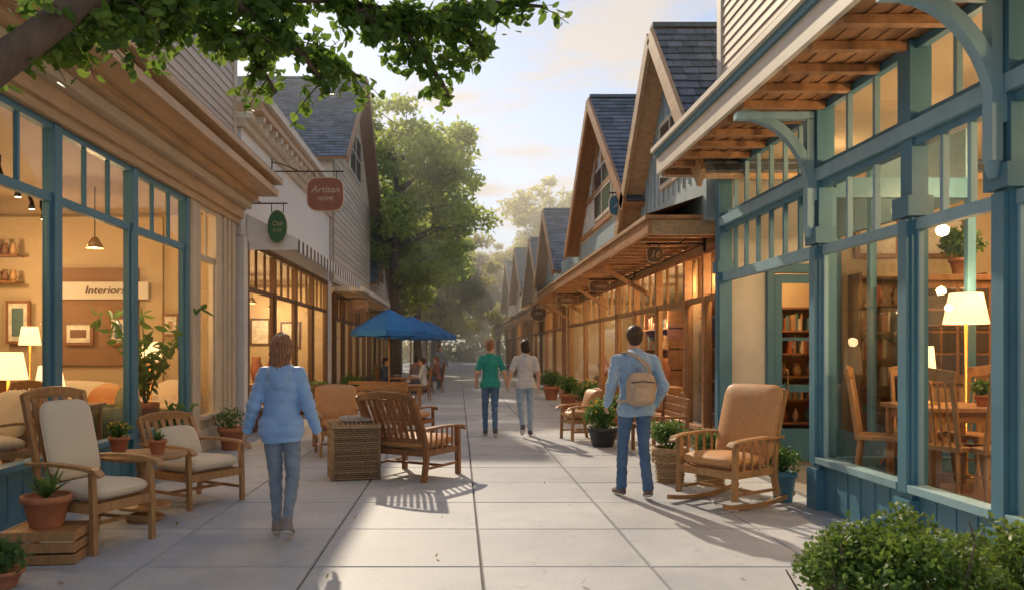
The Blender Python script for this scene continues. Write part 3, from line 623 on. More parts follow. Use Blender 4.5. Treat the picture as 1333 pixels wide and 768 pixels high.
potted('flower_pot',(-3.2,7.5,.62),.09,.14,'bushy',.12,YF,n=260,sz=.04)
potted('small_plant_pot',(-2.78,7.35,.62),.08,.13,'spiky',.09)
potted('potted_plant',(-3.55,9.9,0),.2,.35,'tall',.4,sz=.12)
potted('potted_plant',(-3.6,12.6,0),.2,.35,'bushy',.3,n=400)
potted('basket_planter',(2.52,9.5,0),.2,.42,'bushy',.26,potm=WICK,n=900,sz=.05,basket=True)
potted('basket_planter',(2.95,9.35,0),.2,.36,'bushy',.24,potm=WICK,n=800,sz=.05,basket=True)
potted('potted_plant',(2.35,13.0,0),.24,.32,'bushy',.36,YF,n=900,sz=.07,potm=M('dark_pot',(.05,.055,.06),.5))
potted('potted_plant',(2.7,14.2,0),.22,.4,'bushy',.36,n=900,sz=.07)
potted('potted_plant',(2.9,18,0),.24,.42,'bushy',.4,YF,n=600,sz=.08)
potted('potted_plant',(2.9,21,0),.24,.42,'bushy',.42,n=600,sz=.08)
potted('potted_plant',(2.9,25,0),.24,.42,'bushy',.45,n=600,sz=.08)
potted('potted_plant',(-3.3,19,0),.22,.4,'bushy',.4,n=600,sz=.07)
potted('potted_plant',(-3.2,23.9,0),.22,.4,'bushy',.4,n=600,sz=.07)
potted('potted_plant',(-2.9,29,0),.25,.45,'bushy',.5,n=600,sz=.09)
potted('potted_plant',(-1.3,31,0),.25,.45,'bushy',.5,n=600,sz=.09)
potted('potted_plant',(3.38,8.3,0),.13,.32,'bushy',.26,n=800,sz=.05,potm=TEAL)
# ---------------------------------------------------------------- furniture
def armchair(name,loc,dxy,w=.6,d=.56,sh=.4,bh=1.0,rec=.2,wood=OAK,cm=CUSH,slats=6,arm=.62,rocker=False,seatc=True,backc='none',sides=0,th=.045,armw=.07,scale=1):
    mb=MB(name); fy=d/2;by=-d/2;x=w/2; zb=.1 if rocker else 0
    for q in(-1,1):
        mb.sweep([(q*x,fy,zb),(q*x,fy-.005,sh*.6),(q*x,fy-.02,arm-.015)],th,th,wood,(1,0,0))
        mb.sweep([(q*x,by-.06,zb-.0),(q*x,by-.01,sh*.6),(q*x,by-.01,sh),(q*x*.97,by-.3*rec,sh+(bh-sh)*.4),(q*x*.95,by-rec,bh)],th,th,wood,(1,0,0))
        mb.sweep([(q*(x+.01),by-.06-.25*rec,arm+.005),(q*(x+.035),by*.3,arm+.02),(q*(x+.035),fy*.6,arm+.012),(q*(x+.02),fy+.05,arm-.01),(q*(x+.01),fy+.09,arm-.05)],armw,.028,wood,(1,0,0))
        mb.beam((q*x,by,sh-.07),(q*x,fy-.02,sh-.07),.028,.07,wood); mb.beam((q*x,by-.03,sh*.38),(q*x,fy-.02,sh*.38),.025,.03,wood)
        for i in range(sides):
            y=by+(fy-by)*(i+1)/(sides+1); mb.beam((q*x,y-.02,sh-.05),(q*x,y-.02,arm),.03,.016,wood,side=(0,1,0))
        if rocker: mb.sweep([(q*x,y,.025+.16*(y+.02)**2) for y in np.linspace(by-.34,fy+.16,16)],.04,.045,wood,(1,0,0)); 
    mb.beam((-x,fy-.01,sh-.07),(x,fy-.01,sh-.07),.03,.075,wood,side=(0,1,0)); mb.beam((-x,by,sh-.07),(x,by,sh-.07),.03,.07,wood,side=(0,1,0)); mb.beam((-x,0,sh*.38),(x,0,sh*.38),.03,.03,wood)
    bp=lambda t:(by-.3*rec*(t/.4) if t<.4 else by-.3*rec-.7*rec*((t-.4)/.6), sh+(bh-sh)*t)
    yt,zt=bp(.97); mb.sweep([(-x*.97,yt,zt-.01),(-x*.5,yt-.015,zt+.025),(0,yt-.02,zt+.035),(x*.5,yt-.015,zt+.025),(x*.97,yt,zt-.01)],.03,.085,wood,(0,1,-.25))
    yl,zl=bp(.13); mb.beam((-x,yl,zl),(x,yl,zl),.026,.06,wood,side=(0,1,0))
    for i in range(slats):
        xx=-x+w*(i+1)/(slats+1); sw=min(.055,w/(slats+1)*.6)
        mb.sweep([(xx,*bp(.13)),(xx,*bp(.4)),(xx,*bp(.7)),(xx,*bp(.95))],sw,.014,wood,(1,0,0))
    for i in range(5): mb.beam((-x,by+.06+i*(d-.12)/4,sh-.045),(x,by+.06+i*(d-.12)/4,sh-.045),.06,.014,wood)
    if seatc: mb.cushion((0,.015,sh+.035),(w-.03,d+.03,.17),cm,rx=.04)
    ang=math.atan2(rec,(bh-sh))
    if backc=='cushion':
        ym,zm=bp(.5); mb.cushion((0,ym+.075,zm+.02),(w-.1,(bh-sh)*.82,.16),cm,rx=math.pi/2+ang)
    if backc=='full':
        ym,zm=bp(.53); mb.cushion((0,ym+.04,zm+.01),(w+.02,(bh-sh)*1.1,.21),cm,rx=math.pi/2+ang,e=.28)
    if backc=='pillow':
        ym,zm=bp(.42); mb.cushion((0,ym+.11,zm),(w*.75,.42,.18),cm,rx=math.pi/2+ang+.1,e=.5)
    return mb.done(loc,face(*dxy),bevel=.006,scale=scale)
armchair('slat_back_armchair',(-2.95,6.5,0),(1,-.42),w=.6,d=.58,sh=.42,bh=1.22,rec=.2,backc='cushion',slats=5,arm=.66)
armchair('cushioned_armchair',(-2.72,8.25,0),(1,-.62),w=.68,d=.62,sh=.38,bh=.86,rec=.18,backc='pillow',slats=6,arm=.6)
armchair('orange_cushion_armchair',(-1.8,12.0,0),(.3,-1),w=.62,d=.56,sh=.42,bh=.98,rec=.15,cm=TANC,backc='full',slats=4,arm=.64)
armchair('wooden_slat_lounge_chair',(-.55,10.05,0),(.5,.85),w=.82,d=.74,sh=.4,bh=1.02,rec=.3,wood=OAKD,cm=TANC,slats=9,arm=.62,sides=5,th=.06,armw=.1)
armchair('upholstered_rocking_chair',(2.75,8.2,0),(-.8,-.55),w=.68,d=.64,sh=.42,bh=1.16,rec=.22,cm=TANC,rocker=True,backc='full',sides=4,arm=.68,slats=5,th=.05,armw=.08)
armchair('small_wooden_chair',(2.1,14.0,0),(-1,-.3),w=.46,d=.44,sh=.4,bh=.84,rec=.14,backc='full',cm=TANC,slats=4,arm=.58)
armchair('wooden_slat_lounge_chair',(-.95,14.2,0),(.4,.8),w=.8,d=.6,sh=.38,bh=.85,rec=.25,wood=OAKD,cm=TANC,slats=9,arm=.55)
def table(name,loc,r=.36,h=.6,round_=True,w=1,d=.6,wood=OAK,rz=0):
    mb=MB(name)
    if round_:
        mb.lathe([(r-.02,h-.04),(r,h-.03),(r,h-.008),(r-.01,h)],(0,0,0),wood,36)
        mb.lathe([(.16,0),(.17,.04),(.07,.08),(.06,.2),(.1,h*.5),(.06,h*.7),(.09,h-.06),(.2,h-.041)],(0,0,0),wood,18)
        mb.lathe([(r*.62,.12),(r*.64,.13),(r*.62,.15)],(0,0,0),wood,24)
    else:
        mb.box(-w/2,w/2,-d/2,d/2,h-.04,h,wood)
        for a in(-1,1):
            for b in(-1,1): mb.beam((a*(w/2-.06),b*(d/2-.06),0),(a*(w/2-.06),b*(d/2-.06),h-.041),.055,.055,wood)
        for a in(-1,1): mb.box(-w/2+.09,w/2-.09,a*(d/2-.06)-.012,a*(d/2-.06)+.012,h-.13,h-.042,wood); mb.box(a*(w/2-.06)-.012,a*(w/2-.06)+.012,-d/2+.09,d/2-.09,h-.13,h-.042,wood)
    return mb.done(loc,rz,bevel=.005)
table('round_side_table',(-2.92,7.4,0),.38,.62)
def hamper():
    mb=MB('wicker_hamper'); w,d,h=.56,.46,.62
    mb.box(-w/2+.012,w/2-.012,-d/2+.012,d/2-.012,.02,h,DKW)
    for k in range(24):
        z=.02+k*.0255; ph=k%2
        for side in range(4):
            n=16; pts=[]; W=w if side<2 else d; D=(d if side<2 else w)/2; sg=1 if side%2 else -1
            for i in range(n*2+1):
                t=-1+i/n; o=.011*math.cos(math.pi*(i/2+ph)); 
                pts.append((t*w/2,sg*(D+o),z) if side<2 else (sg*(D+o),t*d/2,z))
            mb.tube(pts,.0115,WICK,5)
    for a in(-1,1):
        for b in(-1,1): mb.tube([(a*w/2,b*d/2,0),(a*w/2,b*d/2,h)],.022,WICK,8)
    mb.cbox((0,0,h+.03),(w+.05,d+.05,.045),WICK)
    for i in range(12): mb.tube([(-w/2-.02+.052*i,-d/2-.02,h+.055),(-w/2-.02+.052*i,d/2+.02,h+.055)],.017,WICK,5)
    mb.cushion((.02,0,h+.1),(.42,.34,.1),M('folded_blanket',(.4,.36,.32),.95,.15,20,.4))
    mb.done((-1.3,9.85,0),.25)
hamper()
def bench(name,loc,rz,w=1.5,wood=OAKD):
    mb=MB(name)
    for i in range(4): mb.box(-w/2,w/2,-.22+i*.115,-.12+i*.115,.41,.44,wood)
    for a in(-1,1):
        x=a*(w/2-.08); mb.beam((x,.2,0),(x,.2,.62),.05,.05,wood); mb.beam((x,-.22,0),(x,-.3,.88),.05,.05,wood,side=(1,0,0)); mb.beam((x,-.28,.62),(x,.26,.62),.06,.03,wood); mb.beam((x,-.22,.37),(x,.2,.37),.03,.06,wood)
    for z in(.6,.72,.84): mb.beam((-w/2+.1,-.22-.08*z/.88-.01,z),(w/2-.1,-.22-.08*z/.88-.01,z),.02,.08,wood,side=(0,1,0))
    mb.done(loc,rz,bevel=.005)
bench('wooden_bench',(2.95,11.9,0),math.pi/2,1.5)
bench('wooden_bench',(-1.9,17.2,0),2.7,1.6,OAK)
table('wooden_table',(-2.75,13.4,0),h=.72,round_=False,w=.9,d=.9)
table('wooden_table',(-1.65,19.5,0),h=.72,round_=False,w=1.5,d=.8)
bench('wooden_bench',(-2.6,15.6,0),math.pi*1.35,1.4,OAKD)
def umbrella(loc,R=1.25,zt=2.8,ze=2.15):
    mb=MB('patio_umbrella'); mb.tube([(0,0,0),(0,0,zt+.06)],.028,OAK,10); mb.lathe([(.28,0),(.28,.06),(.08,.1),(.05,.25)],(0,0,0),IRON,20)
    n=8; seg=4
    for k in range(n):
        a0,a1=2*math.pi*k/n,2*math.pi*(k+1)/n; vs=[];fs=[]
        for i in range(seg+1):
            t=i/seg; z=zt-(zt-ze)*(t**1.1)
            for j in range(5):
                u=j/4; a=a0+(a1-a0)*u; rr=R*t*(1-.06*math.sin(math.pi*u)*t)*math.cos(math.pi/n)/math.cos((u-.5)*2*math.pi/n)
                vs.append((rr*math.cos(a),rr*math.sin(a),z-.03*math.sin(math.pi*u)*t))
        for i in range(seg):
            for j in range(4): fs.append((i*5+j,i*5+j+1,i*5+6+j,i*5+5+j))
        mb.add(vs,fs,BLUEU,False); e=vs[-5:]; mb.add(e+[(p[0]*1.005,p[1]*1.005,p[2]-.16) for p in e],[(j,j+1,6+j,5+j) for j in range(4)],BLUEU)
        mb.tube([(0,0,zt-.03),(R*.98*math.cos(a0),R*.98*math.sin(a0),ze-.03)],.01,OAK,5)
    mb.done(loc)
umbrella((-2.1,24,0),1.15); umbrella((-1.75,29,0),1.25); umbrella((-1.35,33.5,0),1.25)
table('cafe_table',(-1.7,24.3,0),.4,.73); table('cafe_table',(-1.4,29,0),.4,.73)
def floorlamp(name,loc,h,base=True,p=14,r=.17):
    mb=MB(name); mb.lathe([(.12,0),(.12,.015),(.02,.04),(.015,h)],(0,0,0),M('brass',(.6,.4,.15)),16)
    mb.lathe([(r,h-.05),(r*.72,h+.25),(r*.71,h+.25),(r*.98,h-.05)],(0,0,0),SHADE,24); mb.done(loc)
    if p: plight((loc[0],loc[1],loc[2]+h+.3),p,.05)
def spindle(name,loc,dxy,wood=OAK):
    mb=MB(name); w,d,sh,bh=.42,.42,.45,1.02
    mb.box(-w/2,w/2,-d/2,d/2,sh-.04,sh,wood)
    for a in(-1,1):
        mb.tube([(a*.17,.17,sh-.03),(a*.2,.2,0)],[.02,.014],wood,8); mb.tube([(a*.17,-.17,sh-.03),(a*.2,-.21,0)],[.02,.014],wood,8); mb.beam((a*.19,-.19,sh),(a*.18,-.27,bh),.035,.035,wood)
    for i in range(5): x=-.12+.06*i; mb.tube([(x,-.19,sh),(x,-.265,bh-.05)],.01,wood,6)
    mb.sweep([(-.21,-.27,bh),(0,-.29,bh+.03),(.21,-.27,bh)],.02,.1,wood,(0,1,0)); mb.tube([(-.18,0,.2),(.18,0,.2)],.012,wood,6); mb.done(loc,face(*dxy),bevel=.004)
zf=.33
spindle('spindle_chair',(3.98,7.5,zf),(.8,-.5)); spindle('spindle_chair',(4.88,7.6,zf),(-.9,-.4)); spindle('spindle_chair',(4.55,7.8,zf),(-.1,-1)); spindle('spindle_chair',(4.4,6.5,zf),(.1,1)); spindle('spindle_chair',(4.15,6.75,zf),(.9,.5))
table('dining_table',(4.42,7.2,zf),h=.75,round_=False,w=.8,d=.8)
floorlamp('table_lamp',(4.3,7.35,zf+.75),.28,r=.1,p=4); floorlamp('floor_lamp',(4.98,7.82,zf),1.55,r=.2)
potted('table_plant',(4.6,7.0,zf+.75),.06,.1,'bushy',.1,n=200,sz=.05)
def cabinet(name,loc,w,d,h,rz=0):
    mb=MB(name); mb.box(-w/2,w/2,-d/2,d/2,0,h,OAKD); mb.box(-w/2-.04,w/2+.04,-d/2-.04,d/2+.001,h,h+.07,OAKD); mb.box(-w/2-.02,w/2+.02,-d/2-.02,d/2-.01,.85,.9,OAKD)
    for k in range(3):
        x=-w/2+.04+k*(w-.05)/3; mb.box(x,x+(w-.14)/3,-d/2-.008,-d/2,.1,.8,OAK)
        for j in range(4): mb.box(x+.01,x+(w-.16)/3,-d/2-.01,-d/2-.001,.96+j*(h-1.02)/4,.93+(j+1)*(h-1.02)/4,M('cab_glass',(.08,.06,.05),.1,bump=0))
    mb.done(loc,rz,bevel=.004)
cabinet('china_cabinet',(6.0,9.5,zf),1.2,.45,2.05); cabinet('china_cabinet',(8.2,9.6,zf),1.5,.45,1.8)
potted('interior_plant',(6.0,9.5,zf+2.13),.13,.2,'bushy',.3,n=500,sz=.08)
def sofa(name,loc,dxy,w=1.6,m=CUSH):
    mb=MB(name); mb.cushion((0,0,.3),(w,.8,.3),m,e=.2); mb.cushion((0,-.32,.6),(w,.25,.55),m,e=.25)
    for a in(-1,1): mb.cushion((a*(w/2-.1),0,.42),(.22,.82,.42),m,e=.25); mb.cushion((a*w*.2,.06,.46),(w*.38,.62,.18),m); 
    for a in(-1,1):
        for b in(-1,1): mb.tube([(a*(w/2-.12),b*.3,.18),(a*(w/2-.1),b*.32,0)],[.025,.015],OAKD,8)
    mb.done(loc,face(*dxy))
GRNC=M('olive_fabric',(.22,.24,.14),.9,.08,40,.3)
sofa('sofa',(-6.1,12.6,.2),(.2,-1),1.7); sofa('upholstered_chair',(-5.25,11.4,.2),(-.6,-1),.9,TANC); sofa('upholstered_chair',(-5.35,9.9,.2),(.6,-1),.95); sofa('upholstered_chair',(-6.6,10.9,.2),(1,-.4),.95)
sofa('upholstered_chair',(-4.75,12.9,.2),(-.2,-1),.85); sofa('upholstered_chair',(6.0,7.7,.33),(-1,-.5),.95,GRNC); sofa('upholstered_chair',(-4.75,10.6,.2),(-1,-.6),.8,GRNC)
table('display_table',(-5.75,11.2,.2),.4,.5); table('display_table',(-4.95,8.75,.2),.38,.65); table('display_table',(-4.75,9.6,.2),h=.72,round_=False,w=.7,d=.7)
floorlamp('table_lamp',(-5.75,11.2,.7),.4,p=10,r=.2); floorlamp('floor_lamp',(-7.0,13.0,.2),1.5); floorlamp('floor_lamp',(-4.8,12.4,.2),1.25); floorlamp('table_lamp',(-4.95,8.75,.85),.45,r=.2,p=8)
armchair('display_armchair',(-4.75,8.0,.2),(-.5,-1),backc='cushion')
potted('interior_plant',(-4.6,11.7,.2),.18,.6,'tall',.9,sz=.2)
cabinet('sideboard',(-8.6,13.4,.2),1.8,.45,1.1)
# ---------------------------------------------------------------- signs
def sign(name,loc,w,h,txt,bm,tm,oval=False,y_arm=None,armdir=-1,armlen=.5,tsize=.15,rise=.12):
    mb=MB(name)
    def plate(w,h,y0,y1,m):
        n=40 ; pts=[]
        for i in range(n):
            a=2*math.pi*i/n; e=1 if oval else .55
            pts.append((math.copysign(abs(math.cos(a))**e,math.cos(a))*w/2,math.copysign(abs(math.sin(a))**e,math.sin(a))*h/2))
        vs=[(x,y0,z) for x,z in pts]+[(x,y1,z) for x,z in pts]
        mb.add(vs,[tuple(range(n)),tuple(range(2*n-1,n-1,-1))]+[(i,n+i,n+(i+1)%n,(i+1)%n) for i in range(n)],m)
    plate(w,h,-.02,.02,tm); plate(w*.95,h*.94,-.028,.028,bm)
    lines=txt.split('|')
    for i,t in enumerate(lines): mb.text(t,tsize*(1 if i==0 else .6),(0,-.032,((len(lines)-1)/2-i)*tsize*.95),tm,0,.003)
    for q in(-.3,.3): mb.tube([(q*w,0,h/2*.85),(q*w,0,h/2+rise)],.008,IRON,6)
    z=h/2+rise; mb.tube([(-w*.5 if armdir>0 else -armlen,0,z),(armlen if armdir>0 else w*.5,0,z)],.014,IRON,8)
    x0=armlen*armdir
    mb.tube([(x0+(-armdir)*t*armlen*.5,0,z+.18*math.cos(t*math.pi/2)) for t in np.linspace(0,1,8)],.01,IRON,6); mb.box(x0-.015,x0+.015,-.03,.03,z-.12,z+.25,IRON)
    mb.done(loc,bevel=0)
SG=M('sign_gold',(.6,.48,.3),.5); 
sign('hanging_shop_sign',(-2.78,16.6,4.8),.78,.72,'Artisan|HOME',M('sign_brown',(.3,.11,.06),.5),SG,tsize=.2,armdir=-1,armlen=1.12)
sign('oval_shop_sign',(-3.3,14.5,3.8),.36,.62,'Oak|& Co',M('sign_green',(.07,.19,.08),.5),SG,oval=True,armdir=-1,armlen=.6,tsize=.12)
sign('small_wooden_sign',(2.95,12.0,3.0),.24,.24,'16',DKW,TANW,tsize=.15,armdir=1,armlen=.75,rise=.05)
sign('small_wooden_sign',(3.0,17.0,2.92),.44,.24,'Timber',DKW,TANW,tsize=.11,armdir=1,armlen=.75,rise=.03)
sign('small_wooden_sign',(3.0,22.0,2.95),.6,.24,'Gallery',DKW,TANW,tsize=.13,armdir=1,armlen=.75,rise=.03)
sign('small_wooden_sign',(3.1,15.4,4.35),.4,.4,'Art',TEAL,CREAM,tsize=.16,armdir=1,armlen=.4,rise=.05)
sign('small_wooden_sign',(-3.1,24.6,2.9),.6,.4,'Cafe',BRW,TANW,tsize=.18,armdir=-1,armlen=.75,rise=.05)
sign('small_wooden_sign',(2.9,29,2.9),.6,.6,'Inn',DKW,CREAM,oval=True,tsize=.2,armdir=1,armlen=.7,rise=.05)
print('props',time.time()-T0)
# ---------------------------------------------------------------- people (implicit surfaces)
def nets(F,lo,hi,h):
    ax=[np.arange(lo[i],hi[i]+h,h,dtype=np.float32) for i in range(3)]
    G=np.stack(np.meshgrid(*ax,indexing='ij'),-1); D=F(G).astype(np.float32)
    n=np.array(D.shape)-1; ins=D<0
    def sl(A,o): return A[o[0]:o[0]+n[0],o[1]:o[1]+n[1],o[2]:o[2]+n[2]]
    cnt=np.zeros(n,np.float32); acc=np.zeros((*n,3),np.float32)
    C=[(i,j,k) for i in(0,1) for j in(0,1) for k in(0,1)]
    for a in C:
        for d in range(3):
            if a[d]==0:
                b=list(a);b[d]=1; da=sl(D,a);db=sl(D,b); cr=(da<0)!=(db<0); t=np.where(cr,da/(da-db+1e-12*(da==db)),0)
                for q in range(3): acc[...,q]+=np.where(cr,a[q]+(t if q==d else 0),0)
                cnt+=cr
    mask=cnt>0; idx=-np.ones(n,np.int64); idx[mask]=np.arange(mask.sum()); I=np.argwhere(mask)
    V=(I+acc[mask]/cnt[mask][:,None])*h+np.array(lo); F_=[]
    for d in range(3):
        A=[slice(None)]*3;B=[slice(None)]*3;A[d]=slice(0,-1);B[d]=slice(1,None); S=ins[tuple(A)]!=ins[tuple(B)]
        E=np.argwhere(S); o1,o2=(d+1)%3,(d+2)%3
        ok=(E[:,o1]>0)&(E[:,o2]>0)&(E[:,o1]<n[o1])&(E[:,o2]<n[o2]); E=E[ok]
        def g(a,b): q=E.copy(); q[:,o1]+=a; q[:,o2]+=b; return idx[q[:,0],q[:,1],q[:,2]]
        Q=np.stack([g(-1,-1),g(0,-1),g(0,0),g(-1,0)],1); low=ins[E[:,0],E[:,1],E[:,2]]; Q[~low]=Q[~low][:,::-1]; F_.append(Q)
    return V,np.concatenate(F_)
def cap(P,a,b,ra,rb,sc=(1,1,1)):
    sc=np.array(sc); a=np.array(a)*sc;b=np.array(b)*sc;p=P*sc; ab=b-a; t=np.clip(((p-a)@ab)/(ab@ab+1e-9),0,1); q=p-a-t[...,None]*ab
    return (np.sqrt((q*q).sum(-1))-(ra+(rb-ra)*t))/max(sc)
def ell(P,c,r):
    r=np.array(r); q=P-np.array(c); k0=np.sqrt(((q/r)**2).sum(-1)); k1=np.sqrt(((q/(r*r))**2).sum(-1))+1e-9; return k0*(k0-1)/k1
def smin(a,b,k): h=np.clip(.5+.5*(b-a)/k,0,1); return b+(a-b)*h-k*h*(1-h)
def U(ds,k):
    r=ds[0]
    for d in ds[1:]: r=smin(r,d,k)
    return r
def wr(P,f,a): return a*(np.sin(P[...,0]*f+1.3*np.sin(P[...,2]*f*.7))*np.sin(P[...,2]*f*1.3+2*np.sin(P[...,1]*f*.6)))
def mesh_from(name,V,Q,mats,parent,matfn=None):
    me=bpy.data.meshes.new(name); me.from_pydata(V.tolist(),[],Q.tolist())
    for m in mats: me.materials.append(m)
    me.polygons.foreach_set('use_smooth',[True]*len(Q))
    if matfn is not None:
        C=V[Q].mean(1); me.polygons.foreach_set('material_index',matfn(C).astype(int).tolist())
    me.update(); ob=bpy.data.objects.new(name,me); COL.objects.link(ob); ob.parent=parent; return ob
SKIN=M('skin',(.6,.35,.24),.5,.06,12,.05)
DEN=M('denim_blue',(.08,.15,.28),.85,.2,9,.5,bd=.006); DEN2=M('denim_grey',(.2,.25,.32),.85,.18,9,.5,bd=.006); DEN3=M('denim_light',(.3,.4,.52),.85,.15,9,.5)
SOLE=M('white_sole',(.6,.58,.54),.6)
def person(name,loc,rz,J,top,pants,hair,shoe,style,res=.012,sc=1.0):
    e=empty(name,loc,rz); e.scale=(sc,)*3
    f=style.get('f',True); fat=style.get('puff',0.)
    J={k:np.array(v,float) for k,v in J.items()}
    def FP(P):
        D=[]
        for s in'LR':
            h,k,a=J['h'+s],J['k'+s],J['a'+s]
            D.append(cap(P,h,k,.088,.056)); D.append(cap(P,k,a,.056,style.get('cuff',.046))); D.append(ell(P,k+(a-k)*.28+np.array([0,-.018,0]),(.05,.055,.13)))
        D.append(ell(P,(J['hL']+J['hR'])/2+np.array([0,-.01,.05]),(.158 if f else .15,.11,.12)))
        for s in'LR': D.append(ell(P,J['h'+s]+np.array([0,-.045,0.02]),(.082,.08,.095)))
        r=U(D,.02)
        return r+wr(P,38,.0045)+wr(P+1.7,75,.002)
    al=np.array([J[k] for k in('hL','hR','kL','kR','aL','aR')]); lo=al.min(0)-.2; hi=al.max(0)+.22; lo[2]=al[:,2].min()-.07
    V,Q=nets(FP,lo,hi,res); mesh_from('trousers',V,Q,[pants],e)
    for s in'LR':
        a=J['a'+s]; toe=J['t'+s]; d=toe-a; 
        def FS(P):
            heel=a+np.array([0,-.035,-.045]); 
            return U([cap(P,heel,toe,.042,.034),cap(P,a+np.array([0,0,0.01]),a+d*.5+np.array([0,0,-.01]),.045,.03)],.03)
        lo=np.minimum(a,toe)-.1;hi=np.maximum(a,toe)+.1; V,Q=nets(FS,lo,hi,.009)
        ax=(toe-(a+np.array([0,-.035,-.045]))); L=np.linalg.norm(ax); ax/=L; up=np.array([0,0,1.])-ax*ax[2]; up/=np.linalg.norm(up); o=a+np.array([0,-.035,-.045])
        hh=(V-o)@up; V=V-up[None]*np.minimum(hh+.032,0)[:,None]
        mesh_from('shoe',V,Q,[shoe,SOLE],e,lambda C:((C-o)@up)<-.016)
    hemz=style.get('hem',.86); lean=J['nk'];pel=(J['hL']+J['hR'])/2
    q0=style.get('quilt') is not None
    def FT(P):
        c0=pel+np.array([0,-.015,-.02]); c1=pel*.5+lean*.5; c2=pel*.14+lean*.86
        rh=(.165 if f else .157)+fat; rw=(.118 if f else .142)+fat; rc=(.142 if f else .172)+fat
        D=[cap(P,c0,c1,rh,rw,(1,1.3,1))*1.2, cap(P,c1,c2-np.array([0,0,.05]),rw,rc,(1,1.36,1))*1.2]
        D.append(cap(P,J['sL'],J['sR'],.05+fat*.5,.05+fat*.5)); D.append(cap(P,lean-np.array([0,0,.05]),lean+np.array([0,.0,.0]),.08,.056+fat*.6))
        for s in'LR': D.append(ell(P,J['h'+s]+np.array([0,-.045,0.02]),(.09+fat,.094+fat,.11)))
        D.append(ell(P,c2+np.array([0,-.035,-.08]),(.13,.075,.14)))
        r=U(D,.05); ss=style.get('sleeve','long')
        if q0: r=r-.013*(np.abs(np.sin((P[...,2]+.1*np.abs(P[...,0]))*math.pi/.095))**.55-.6)
        for s in'LR':
            S,E,W=J['s'+s],J['e'+s],J['w'+s]; ra=.047+fat
            if ss=='long': A=smin(cap(P,S,E,ra+.008,ra-.004),cap(P,E,W,ra-.004,.032+fat*.6),.02)
            else: M_=S+(E-S)*.72; A=cap(P,S,M_,.054,.056)
            if q0:
                ab=E-S; l1=np.linalg.norm(ab); t=((P-S)@ab)/l1; ab2=W-E; t2=((P-E)@ab2)/np.linalg.norm(ab2)
                tt=np.where(t<l1,t,l1+np.maximum(t2,0)); A=A-.011*(np.abs(np.sin(tt*math.pi/.08))**.55-.6)
            r=smin(r,A,.022)
        if style.get('hood'): r=smin(r,U([ell(P,lean+np.array([0,-.1,-.045]),(.11,.06,.075)),ell(P,lean+np.array([0,-.12,-.1]),(.075,.045,.07)),ell(P,lean+np.array([.06,-.04,.0]),(.04,.06,.04)),ell(P,lean+np.array([-.06,-.04,.0]),(.04,.06,.04))],.025),.01)
        if not q0: r=r+wr(P,30,.006)+wr(P+.7,62,.003)
        fl=hemz+.008*np.sin(P[...,0]*14)
        if ss=='long' and not q0: r=r-.008*np.exp(-((P[...,2]-hemz-.03)/.03)**2)
        return np.maximum(r,fl-P[...,2])
    pts=np.array([J[k] for k in('sL','sR','eL','eR','wL','wR','nk')]); lo=pts.min(0)-.22;hi=pts.max(0)+.14; lo[2]=min(pts[:,2].min()-.08,hemz-.03); lo[1]=min(lo[1],-.26)
    V,Q=nets(FT,lo,hi,res); mesh_from('jacket' if style.get('sleeve','long')=='long' else 'shirt',V,Q,[top],e)
    if style.get('sleeve')=='short':
        def FA(P): return np.minimum(U([cap(P,J['sL'],J['eL'],.043,.037),cap(P,J['eL'],J['wL'],.038,.026)],.02),U([cap(P,J['sR'],J['eR'],.043,.037),cap(P,J['eR'],J['wR'],.038,.026)],.02))
        pts=np.array([J[k] for k in('sL','sR','eL','eR','wL','wR')]); V,Q=nets(FA,pts.min(0)-.07,pts.max(0)+.07,.01); mesh_from('arms',V,Q,[SKIN],e)
    for s,q in(('L',-1),('R',1)):
        W=J['w'+s]; Fd=J['f'+s]/np.linalg.norm(J['f'+s]) if 'f'+s in J else (W-J['e'+s])/np.linalg.norm(W-J['e'+s])
        T=np.array([-.15*q,1.0,.1]); T=T-Fd*(T@Fd); T/=np.linalg.norm(T); Nn=np.cross(Fd,T)*1.0
        if Nn[0]*q>0: Nn=-Nn
        W=W-Fd*.005; curl=style.get('curl',.28)
        def FH(P):
            D=[cap(P,W-Fd*.04,W+Fd*.03,.025,.026),cap(P,W+Fd*.03+T*.012,W+Fd*.085+T*.026,.019,.014),cap(P,W+Fd*.03,W+Fd*.088,.019,.014),cap(P,W+Fd*.03-T*.014,W+Fd*.083-T*.026,.019,.013)]
            r=U(D,.012)
            for off,Lf,cc in((.029,.07,.8),(.0105,.079,1),(-.0085,.072,1.15),(-.027,.056,1.35)):
                p=W+Fd*.085+T*off; an=curl*cc*.6
                for seg,rr in((.45,.0088),(.3,.008),(.25,.0072)):
                    dr=Fd*math.cos(an)+Nn*math.sin(an)+T*off*1.5; p2=p+dr*Lf*seg; r=smin(r,cap(P,p,p2,rr,rr*.93),.004); p=p2; an+=curl*cc*1.6
            p=W+Fd*.022+T*.024; d1=Fd*.75+T*.6+Nn*.25; d1/=np.linalg.norm(d1); p1=p+d1*.04; d2=Fd*.93+T*.25+Nn*.3; d2/=np.linalg.norm(d2); p2=p1+d2*.03
            r=smin(r,cap(P,p,p1,.014,.0105),.012); r=smin(r,cap(P,p1,p2,.0105,.008),.004); return r
        c=W+Fd*.08; V,Q=nets(FH,c-.125,c+.125,.0042 if res<.013 else .006); mesh_from('hand',V,Q,[SKIN],e)
    hd=J['hd']; yaw=style.get('yaw',0); cy,sy=math.cos(yaw),math.sin(yaw)
    def loc_(P): q=P-hd; return np.stack([q[...,0]*cy+q[...,1]*sy,-q[...,0]*sy+q[...,1]*cy,q[...,2]],-1)
